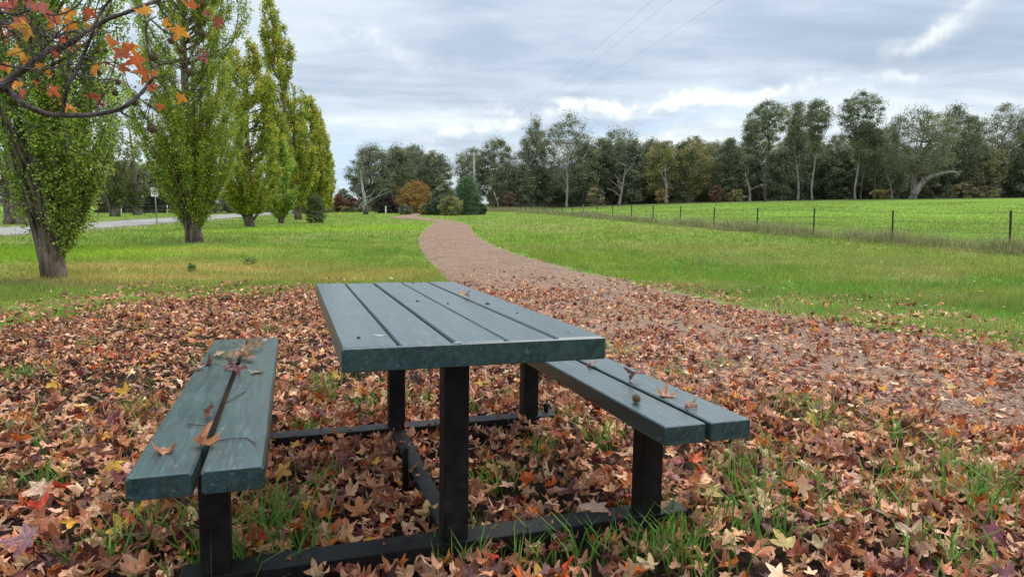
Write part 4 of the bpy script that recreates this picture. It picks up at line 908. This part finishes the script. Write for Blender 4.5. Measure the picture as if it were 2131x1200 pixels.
mb.build('limb', m_gumbark, big)
# bare pale trees at the belt's foot
for px, ty, ln, lb in ((1178, 340, .0, 'leaning white trunk in the dark foot of the middle gums'), (1288, 345, .15, 'forked pale bare trunk under the wide domed gum'), (1385, 350, -.05, 'grey bare branching shrub tree under the olive gum'), (1560, 360, -.2, 'pale leaning bare trunk left of the umbrella gum'), (1660, 330, -.1, 'bare pale limbs beside the slender pale gum'), (1855, 365, -.25, 'twin bare white stems left of the great white gum')):
    g = np.random.default_rng(px); p = pt(px, 425, 138.); p[2] = float(terr(p[0], p[1])) - .1; Hh = pt(px, ty, 138.)[2] - p[2]
    mb = MB(); Q0 = smoothline([(0, 0, 0), (ln * Hh * .3 + .2, 0, Hh * .4), (ln * Hh, 0, Hh)], 5); tube(mb, Q0, np.linspace(.30, .08, len(Q0)), 7)
    for _ in range(7):
        k = g.integers(3, len(Q0)); a = Q0[k]; b = a + np.array([g.normal(0, .16) * Hh, 0, g.uniform(.12, .35) * Hh]); q = smoothline([a, (a + b) / 2 + g.normal(0, .02 * Hh, 3), b], 3); tube(mb, q, np.linspace(.11, .03, len(q)), 5)
    o = mb.build('bare_tree', m_gumbark); o.location = p; tag(o, lb, 'bare tree', 'bare trunks in the tree belt')
# understory
for n_, (px, ty, wd, cs) in enumerate([(x, 282 + (x * 37 % 61), 66 + (x * 13 % 28), [GBl, GBl, GD][x % 3]) for x in range(1055, 2260, 33)]):
    G(px, 430, ty, wd, 'dark low gum filling the foot of the tree belt beyond the paddock', cs, dist=150 + (px * 5 % 16), openness=0., group='dark low gums of the belt', dens=1.0, trunk_h=.15, crown_lo=.0, lsize=.34)
for n_, (px, ty, wd) in enumerate([(x, 372 + (x * 29 % 18), 60) for x in range(1040, 2260, 40)]):
    G(px, 430, ty, wd, 'dark shrub in the shade at the back of the tree belt', GBl, dist=172, openness=0., name='shrub', cat='shrub', group='dark shrubs behind the belt', dens=.8, trunk_h=.1, crown_lo=.0, lsize=.42)
for px, ty, wd, cs, lb in ((1240, 385, 44, BRN + GO, 'orange brown shrub under the left gums of the belt'), (1376, 392, 34, OR[:2] + GO[2:], 'bright orange round shrub under the olive gum'), (1492, 384, 40, RD[:1] + OR[:1] + BRN, 'red orange shrub at the belt foot'), (1530, 392, 46, OR[:1] + GO, 'low dull orange shrub right of the red one'), (1832, 388, 56, OR[:1] + GO[2:], 'yellow orange shrub left of the great white gum'), (2052, 384, 60, BRN + GO[1:], 'rusty brown shrub below the forked white gum'), (2000, 376, 60, BRN + GO, 'brown olive shrub under the arching limb'), (1060, 396, 34, BRN + OR[:1], 'brown shrub seen through the first gums')):
    G(px, 430, ty, wd, lb, cs, dist=141, openness=0., name='autumn_shrub', cat='shrub', group='autumn shrubs of the belt', dens=.45, trunk_h=.1, crown_lo=.0)
# far left background
for px, by, ty, wd, cs, lb, ct in ((706, 440, 404, 30, RD, 'small red leaved tree just right of the poplar row', 'tree'), (737, 440, 410, 34, RD + BRN, 'second small red brown tree beside the red one', 'tree'), (716, 440, 390, 42, GD, 'grey gum rising behind the small red trees', 'gum tree'), (700, 440, 424, 70, GO, 'low green hedge bush at the end of the poplar row', 'bush'), (745, 440, 424, 60, GD, 'low dark bush left of the dead trunk', 'bush')):
    G(px, by, ty, wd, lb, cs, dist=108 if ct != 'gum tree' else 128, openness=0., name='tree' if ct != 'bush' else 'bush', cat=ct, group='small trees at the path end', dens=1., trunk_h=.15, crown_lo=.0)
for px, ty, wd, cs, lb in ((300, 335, 110, GBl, 'dark tree behind the speed sign across the road'), (225, 375, 70, BRN, 'bare brown shrub across the road behind the nearest poplar'), (258, 330, 60, BRN + GO[:1], 'brown thinning tree across the road'), (345, 350, 80, GBl, 'dark tree behind the broad poplar'), (150, 360, 90, GBl + GD, 'dark tree behind the nearest poplar trunk'), (60, 370, 110, BRN + GD, 'brown and grey shrub thicket at the far left across the road'), (-40, 360, 120, GD, 'grey green shrub thicket beyond the left edge of the photo'), (430, 380, 120, GBl, 'dark tree across the road behind the second poplar'), (560, 400, 110, GD, 'grey tree across the road behind the short poplar'), (-160, 340, 140, GD, 'tree outside the left edge of the photo'), (500, 395, 90, GBl, 'dark tree across the road behind the third poplar'), (640, 405, 90, GD, 'grey tree behind the far end of the poplar row')):
    G(px, 447, ty, wd, lb, cs, dist=92 + (px % 11), openness=0., name='tree', cat='tree', group='trees across the road', dens=1.2, trunk_h=.15, crown_lo=.0)
G(656, 463, 398, 56, 'wispy grey green shrub at the foot of the poplar row', [(.08, .11, .05), (.12, .15, .06), (.16, .18, .06)], name='shrub', cat='shrub', group='small shrubs on the lawn', dens=.7, openness=.2, trunk_h=.2, crown_lo=.05, lsize=.09, tr=.03)
G(399, 563, 536, 24, 'small leafy sapling on the left lawn', [(.20, .30, .08), (.26, .36, .10)], name='sapling', cat='sapling', group='small shrubs on the lawn', dens=.45, openness=0, trunk_h=.2, crown_lo=.0, lsize=.035)
G(521, 548, 525, 32, 'sparse low sapling on the left lawn right of the broad poplar', [(.20, .30, .08), (.26, .36, .10)], name='sapling', cat='sapling', group='small shrubs on the lawn', dens=.35, openness=.2, trunk_h=.2, crown_lo=.0, lsize=.03)
# dead trunk
dp = at(761, 446); dp[2] -= .1; dt = empty('dead_tree', dp, 'bare grey dead tree trunk with two crooked limbs beside the path', 'dead tree')
dd = dp[1]; mb = MB(); q = smoothline([pt(a, b, dd) - dp for a, b in [(761, 448), (760, 430), (759, 415), (755, 395), (752, 375), (750, 356)]], 5); tube(mb, q, np.interp(np.linspace(0, 1, len(q)), [0, .15, .5, 1], [.34, .28, .21, .05]), 10, None, True, .2); mb.build('trunk', m_deadbark, dt)
for pts_ in ([(762, 412), (772, 406), (778, 398), (783, 394)], [(764, 424), (775, 414), (792, 407), (812, 398)], [(757, 420), (750, 425), (747, 434), (745, 432)], [(786, 409), (796, 396), (808, 392)]):
    mb = MB(); q = smoothline([pt(a, b, dd - .2) - dp for a, b in pts_], 4); tube(mb, q, np.linspace(.075, .02, len(q)), 6); mb.build('limb', m_deadbark, dt)
mb = MB(); q = [pt(a, b, dd) - dp for a, b in [(761, 448), (761, 437), (760, 427)]]; tube(mb, q, [.38, .31, .26], 10, None, True, .2); mb.build('stump_bark', m_darkbark, dt)

# ------------------------------------------------------------------ posts, pole, wires, sign, fence
pp = at(989, 441); pp[2] -= .2; pole = empty('power_pole', pp, 'weathered timber power pole at the edge of the tree belt', 'power pole'); PD = pp[1]
top = pt(985.5, 318, PD) - pp
mb = MB(); tube(mb, [(0, 0, 0), top * .5, top], [.23, .19, .155], 10, None, True, .06); mb.build('pole', m_deadbark, pole)
mb = MB(); M4 = np.eye(4); M4[:3, 3] = top + [0, 0, -.35]; box(mb, -1.05, 1.05, -.06, .06, -.06, .06, .01, None, 1, M4); mb.build('crossarm', m_deadbark, pole)
for s in (-.95, 0.25, .95):
    mb = MB(); b = top + [s, 0, -.29]; tube(mb, [b, b + [0, 0, .06], b + [0, 0, .13], b + [0, 0, .2]], [.03, .055, .05, .02], 8); mb.build('insulator', m_white, pole)
for k, (s, fx, fy) in enumerate(((-.95, 1335, 0), (.25, 1372, 0), (.95, 1472, 0))):
    a = pp + top + [s, 0, -.10]; b = pt(fx, fy, 26.) ; c = b + (b - a) * .55; mid = (a + c) / 2 + [0, 0, -.5]
    t = np.linspace(0, 1, 40)[:, None]; P = a * (1 - t) + c * t; P[:, 2:] -= 1.0 * 4 * (t * (1 - t)) * .4
    mb = MB(); tube(mb, P, .0036, 5, (.3, .3, .3)); tag(mb.build('power_line', m_galv), ['leftmost of the three power lines running up from the timber pole', 'middle one of the three power lines running up from the timber pole', 'rightmost of the three power lines running up from the timber pole'][k], 'power line', 'power lines overhead')
# leaning stake and white marker post
a = at(1041, 439); d_ = a[1]; b = pt(1028, 400, d_); mb = MB(); tube(mb, [(0, 0, -.1), (b - a) * .72, ], .06, 8); tube(mb, [(b - a) * .70, (b - a)], .10, 8)
o = mb.build('leaning_post', m_deadbark); o.location = a; tag(o, 'pale thin post leaning left near the start of the wire fence', 'post')
a = at(803, 444.5); mb = MB(); box(mb, -.075, .075, -.05, .05, -.1, 1.0, .015); box(mb, -.085, .085, -.06, .06, 1.0, 1.05, .01); o = mb.build('marker_post', m_white, None, False); o.location = a; tag(o, 'short white marker post beside the far bend of the path', 'marker post')
# speed sign
a = at(327, 466); sg = empty('speed_sign', a, 'white 60 speed limit sign on a grey pole beside the road', 'road sign'); d_ = a[1]
zt = pt(324, 390, d_)[2] - a[2]; mb = MB(); tube(mb, [(0, 0, -.1), (0, 0, zt - .04)], .032, 10); mb.build('pole', m_galv, sg)
mb = MB(); box(mb, -.24, .24, -.065, -.045, zt - .60, zt, .012, None, 1); mb.build('sign_plate', m_white, sg, False)
mb = MB(); n = 40; ph = np.linspace(0, 2 * np.pi, n, endpoint=False); zc_ = zt - .27
for r_in, r_out in ((.155, .205),):
    V = np.concatenate([np.stack([r_in * np.cos(ph), np.full(n, -.069), zc_ + r_in * np.sin(ph)], 1), np.stack([r_out * np.cos(ph), np.full(n, -.069), zc_ + r_out * np.sin(ph)], 1)])
    mb.add(V, [(k, (k + 1) % n, n + (k + 1) % n, n + k) for k in range(n)])
mb.build('sign_ring', m_signred, sg)
cu = bpy.data.curves.new('digits', 'FONT'); cu.body = '60'; cu.size = .24; cu.align_x = 'CENTER'; cu.align_y = 'CENTER'; cu.extrude = .001; cu.offset = .006
to = bpy.data.objects.new('digits', cu); col.objects.link(to); dg = bpy.context.evaluated_depsgraph_get(); me = bpy.data.meshes.new_from_object(to.evaluated_get(dg)); bpy.data.objects.remove(to)
me.materials.clear(); me.materials.append(m_black); o = bpy.data.objects.new('digits', me); col.objects.link(o); o.parent = sg; o.location = (0, -.071, zc_); o.rotation_euler = (math.pi / 2, 0, 0)
sg.rotation_euler = (0, 0, .12)

# paddock fence
fence = empty('wire_fence', (FX0, FY0, float(terr(FX0, FY0))), 'barbed wire fence on dark steel posts along the edge of the bright paddock', 'fence'); fl = np.array(fence.location)
tops = []; g = np.random.default_rng(5)
SP = 5.05
for n_ in range(-4, 20):
    y = FY0 + n_ * SP / math.hypot(1, FDX); x = fencex(y); z = float(terr(x, y)); lx, ly = g.normal(0, .03, 2); hgt = 1.27 + g.normal(0, .025)
    if n_ == 2: hgt += .03
    b = np.array([x, y, z]); tp = b + [lx * hgt, ly * hgt, hgt]; tops.append((b, tp))
    mb = MB(); r_ = .036 if n_ != 10 else .055
    # star picket: three flanges
    for a_ in (1.57, 3.66, 5.76):
        dx, dy = math.cos(a_) * r_, math.sin(a_) * r_; nx_, ny_ = -math.sin(a_) * .009, math.cos(a_) * .009; bb = b - fl - [0, 0, .25]; tt2 = tp - fl
        V = [bb + [nx_, ny_, 0], bb + [dx + nx_ * .7, dy + ny_ * .7, 0], bb + [dx - nx_ * .7, dy - ny_ * .7, 0], bb - [nx_, ny_, 0]]; V2 = [v_ + (tt2 - bb) for v_ in V]
        mb.add(np.array(V + V2), [(0, 1, 5, 4), (1, 2, 6, 5), (2, 3, 7, 6), (4, 5, 6, 7), (3, 0, 4, 7)])
    tube(mb, [b - fl - [0, 0, .25], tp - fl], .017, 6)
    mb.build('post', m_post if n_ != 10 else m_deadbark, fence, False)
for fr, barb in ((.96, True), (.70, True), (.46, False), (.22, False)):
    mb = MB()
    for (b0, t0), (b1, t1) in zip(tops[:-1], tops[1:]):
        a = b0 + (t0 - b0) * fr - fl; c = b1 + (t1 - b1) * fr - fl; t = np.linspace(0, 1, 9)[:, None]; P = a * (1 - t) + c * t; P[:, 2:] -= .05 * 4 * t * (1 - t)
        tube(mb, P, .0034 + .00009 * b0[1], 5, None, False)
        if barb and b0[1] < 45:
            for u in np.linspace(.03, .97, 34):
                q = a * (1 - u) + c * u; q[2] -= .05 * 4 * u * (1 - u); dv = np.array([g.normal(), g.normal() * .4, g.normal()]); dv *= .022 / np.linalg.norm(dv); tube(mb, [q - dv, q + dv], .0032, 3, None, False)
    mb.build('wire', m_wire, fence)
# far fence across the road
ff = empty('farm_fence', at(250, 452), 'thin post fence across the road behind the speed sign', 'fence'); fl = np.array(ff.location); tp = []
for k in range(9):
    p = at(205 + k * 24, 449.5 - k * .55); mb = MB(); q = p - fl; tube(mb, [q - [0, 0, .1], q + [0, 0, 1.15]], .05 if k % 4 == 2 else .03, 6); mb.build('post', m_white if k % 4 == 2 else m_post, ff); tp.append(q)
for hgt in (.5, 1.05):
    mb = MB(); tube(mb, [q + [0, 0, hgt] for q in tp], .012, 4); mb.build('wire', m_wire, ff)

# ------------------------------------------------------------------ sweetgum branch overhead at the left
sgt = empty('sweetgum_tree', (-3.4, 2.6, float(terr(-3.4, 2.6)) - .05), 'sweetgum branches with red and orange star leaves hanging in at the top left corner', 'sweetgum tree'); so = np.array(sgt.location)
D0 = 2.35
def br(name, pts_, r0, r1, dep=D0, ddep=0., nn=8, parent=None):
    P = [pt(a, b, dep + ddep * k / max(1, len(pts_) - 1) + .02 * math.sin(k * 1.7)) - so for k, (a, b) in enumerate(pts_)]; q = smoothline(P, 5); mb = MB()
    rr_ = np.linspace(r0, r1, len(q)) * .8 * (1 + .12 * np.sin(np.arange(len(q)) * 1.9)); tube(mb, q, rr_, nn); return mb.build(name, m_sgbark, parent or sgt), q
mb = MB(); q = smoothline([(0, 0, 0), (.03, .02, .8), (-.03, .05, 1.8), (.02, 0, 3.2), (0, .05, 5.5)], 6); tube(mb, q, np.interp(np.linspace(0, 1, len(q)), [0, .1, .5, 1], [.24, .17, .14, .08]), 14, None, True, .1)
for a_, z_, l_ in ((1.9, 2.6, 1.6), (3.0, 2.9, 1.7), (4.0, 3.4, 1.5), (5.2, 3.9, 1.4), (.3, 4.3, 1.3), (2.5, 4.7, 1.0)):
    tube(mb, smoothline([(0, 0, z_), (math.cos(a_) * l_ * .5, math.sin(a_) * l_ * .5, z_ + .45), (math.cos(a_) * l_, math.sin(a_) * l_, z_ + 1.1)], 4), .035, 7)
mb.build('trunk', m_sgbark, sgt)
# the two boughs come off the trunk outside the frame
for a, tgt, r0, r1 in ((1.75, (0, 185), .038, .017), (1.55, (-20, 165), .034, .016)):
    mb = MB(); e = pt(*tgt, D0) - so; q = smoothline([(0, 0, a), e * .5 + [0, 0, a * .45 + .05], e], 8); tube(mb, q, np.linspace(r0, r1, len(q)), 9); mb.build('bough', m_sgbark, sgt)
B = []
B.append(br('branch', [(0, 185), (25, 162), (57, 140), (78, 125), (100, 106), (122, 100), (150, 88), (175, 68), (200, 54), (225, 40), (262, 27), (300, 12), (330, 0), (370, -20)], .0165, .006, D0, .15)[1])
B.append(br('branch', [(-20, 165), (15, 187), (32, 202), (55, 220), (82, 232), (107, 239), (130, 240), (175, 240), (212, 236), (240, 230), (262, 220), (288, 200), (307, 178), (318, 162), (321, 143), (312, 120), (305, 83), (304, 55), (312, 42), (325, 35)], .0145, .0035, D0, .25)[1])
B.append(br('branch', [(321, 145), (332, 135), (362, 129), (390, 122), (402, 116), (430, 118), (460, 111)], .0045, .002, D0 + .2)[1])
B.append(br('branch', [(318, 162), (335, 160), (352, 155)], .004, .002, D0 + .2)[1])
B.append(br('branch', [(250, 232), (270, 243), (292, 246), (310, 248)], .004, .0018, D0 + .15)[1])
B.append(br('branch', [(130, 240), (131, 230), (136, 200), (142, 175), (160, 148), (175, 112), (190, 75), (200, 48), (212, 22), (229, 0), (245, -25)], .0088, .0048, D0 + .06, -.1)[1])
B.append(br('branch', [(0, 132), (25, 139), (75, 144), (112, 141), (140, 134), (175, 136), (212, 131), (250, 131)], .0055, .002, D0 - .05, .1)[1])
B.append(br('branch', [(200, 236), (207, 212), (220, 192), (240, 172)], .004, .0018, D0 + .12)[1])
B.append(br('branch', [(75, 127), (66, 100), (62, 62), (66, 30), (60, 0), (58, -20)], .0055, .003, D0)[1])
B.append(br('branch', [(80, 118), (92, 100), (110, 82), (140, 52), (170, 45), (195, 36)], .004, .002, D0)[1])
B.append(br('branch', [(200, 100), (190, 80), (150, 65), (120, 75), (80, 60), (40, 70), (0, 80)], .0035, .002, D0 + .05)[1])
B.append(br('branch', [(0, 48), (40, 55), (85, 70), (120, 90), (155, 112), (190, 122), (222, 120)], .0045, .002, D0 - .08)[1])
B.append(br('branch', [(-20, 20), (30, 30), (70, 20), (110, 32), (150, 20), (180, -10)], .005, .003, D0)[1])
B.append(br('branch', [(375, -10), (362, 30), (362, 60), (370, 75)], .003, .0018, D0 + .3)[1])
B.append(br('branch', [(385, 0), (390, 40), (396, 80), (398, 115)], .0028, .0018, D0 + .3)[1])
B.append(br('branch', [(0, 205), (30, 232), (50, 252), (70, 262)], .0025, .0012, D0)[1])
B.append(br('branch', [(180, 150), (205, 165), (240, 165), (262, 172)], .0025, .0012, D0)[1])
# fine twigs, all one spray
g = np.random.default_rng(21)
for k in range(95):
    Pq = B[g.integers(0, len(B))] if g.random() < .5 else B[[0, 6, 8, 9, 10, 11, 12][g.integers(0, 7)]]; o_ = Pq[g.integers(0, len(Pq))]; dv = g.normal(0, 1, 3) * [1, .5, .8]; dv *= g.uniform(.05, .19) / np.linalg.norm(dv)
    w1 = g.normal(0, .012, 3); mb = MB(); tube(mb, [o_, o_ + dv * .4 + w1, o_ + dv * .75 + w1 * 1.6, o_ + dv], [.0019, .0017, .0014, .0022], 5); mb.build('twig', m_sgbark, sgt)
PK = (.50, .13, .10); RO = (.55, .14, .045); OG = (.68, .27, .03); YO = (.75, .40, .07); DR = (.34, .09, .06)
LV = [(97, 20, 50, PK), (112, 38, 34, RO), (42, 45, 48, PK), (54, 57, 40, YO), (186, 24, 27, RO), (150, 58, 28, OG), (137, 26, 24, OG), (135, 84, 38, RO), (118, 60, 26, OG), (60, 12, 28, PK), (40, 105, 42, YO), (56, 122, 22, OG), (18, 140, 24, YO), (4, 142, 26, RO), (35, 172, 28, OG), (72, 172, 20, RO), (4, 168, 22, PK), (46, 190, 20, PK), (108, 187, 26, RO), (136, 218, 34, OG), (118, 112, 20, RO), (80, 136, 20, OG), (228, 84, 44, RO), (254, 104, 42, RO), (272, 96, 30, OG), (281, 122, 36, RO), (253, 142, 24, RO), (225, 132, 26, DR), (197, 140, 30, OG), (302, 152, 34, RO), (322, 152, 24, RO), (315, 180, 20, RO), (343, 46, 22, OG), (374, 62, 32, OG), (401, 12, 30, RO), (432, 26, 24, DR), (455, 42, 24, DR), (376, 201, 24, OG), (293, 22, 24, OG), (305, 18, 22, YO), (197, 200, 28, DR), (425, 118, 28, DR), (20, 75, 26, DR), (150, 25, 20, RO), (82, 12, 30, PK), (100, 150, 18, OG), (8, 60, 22, RO), (165, 92, 20, RO), (210, 214, 18, DR), (335, 220, 16, RO), (8, 10, 26, PK), (30, 8, 22, PK), (182, 55, 18, OG)]
for k, (px, py, s, c) in enumerate(LV):
    g = np.random.default_rng(50 + k); dep = D0 + g.uniform(-.1, .2); s_ = s / F * dep * .74
    V, t = leafshape(60 + k, True, .75 if k not in (41, 35, 34, 40) else 2.2); V, t = stem(V, t)
    V[:, :] *= s_
    # leaf plane faces the open air, tip hanging down
    ang = math.pi + g.normal(0, .8); ca, sa = math.cos(ang), math.sin(ang); Rz2 = np.array([[ca, -sa, 0], [sa, ca, 0], [0, 0, 1]])
    Rt = rx(math.pi / 2 + g.normal(0, .45)); yw = g.normal(0, .45); Ry = np.array([[math.cos(yw), -math.sin(yw), 0], [math.sin(yw), math.cos(yw), 0], [0, 0, 1]])
    V = V @ (Ry @ Rt @ Rz2).T
    p = pt(px, py, dep) - so; mb = MB(); cc_ = np.asarray(c) * (.85 + .3 * g.random()); rad = np.hypot(V[:, 0], V[:, 2])[:, None] / s_
    other = np.array(YO if g.random() < .4 else cc_ * [.8, .6, .7]); mixf = np.clip(rad * .5 * g.random(), 0, 1)
    mb.add(V + p, None, t, np.clip(cc_ * (1 - mixf) + other * mixf, 0, 1)); mb.build('leaf', m_fresh, sgt, False)
for k, (px, py, r_) in enumerate(((422, 8, 8), (420, 70, 9), (357, 85, 8), (319, 120, 10), (397, 151, 10), (240, 194, 7), (280, 215, 8), (202, 107, 6), (220, 106, 5), (316, 268, 11), (246, 172, 6), (206, 152, 6), (379, 106, 8))):
    dep = D0 + .15; p = pt(px, py, dep); o = seedball('seed_ball', p - so, r_ / F * dep, None, True); o.parent = sgt
    for kk in ('label', 'category', 'group'):
        if kk in o: del o[kk]
print('leaves', cnt, 'verts', sum(len(m.vertices) for m in bpy.data.meshes), 'objs', len(bpy.data.objects))
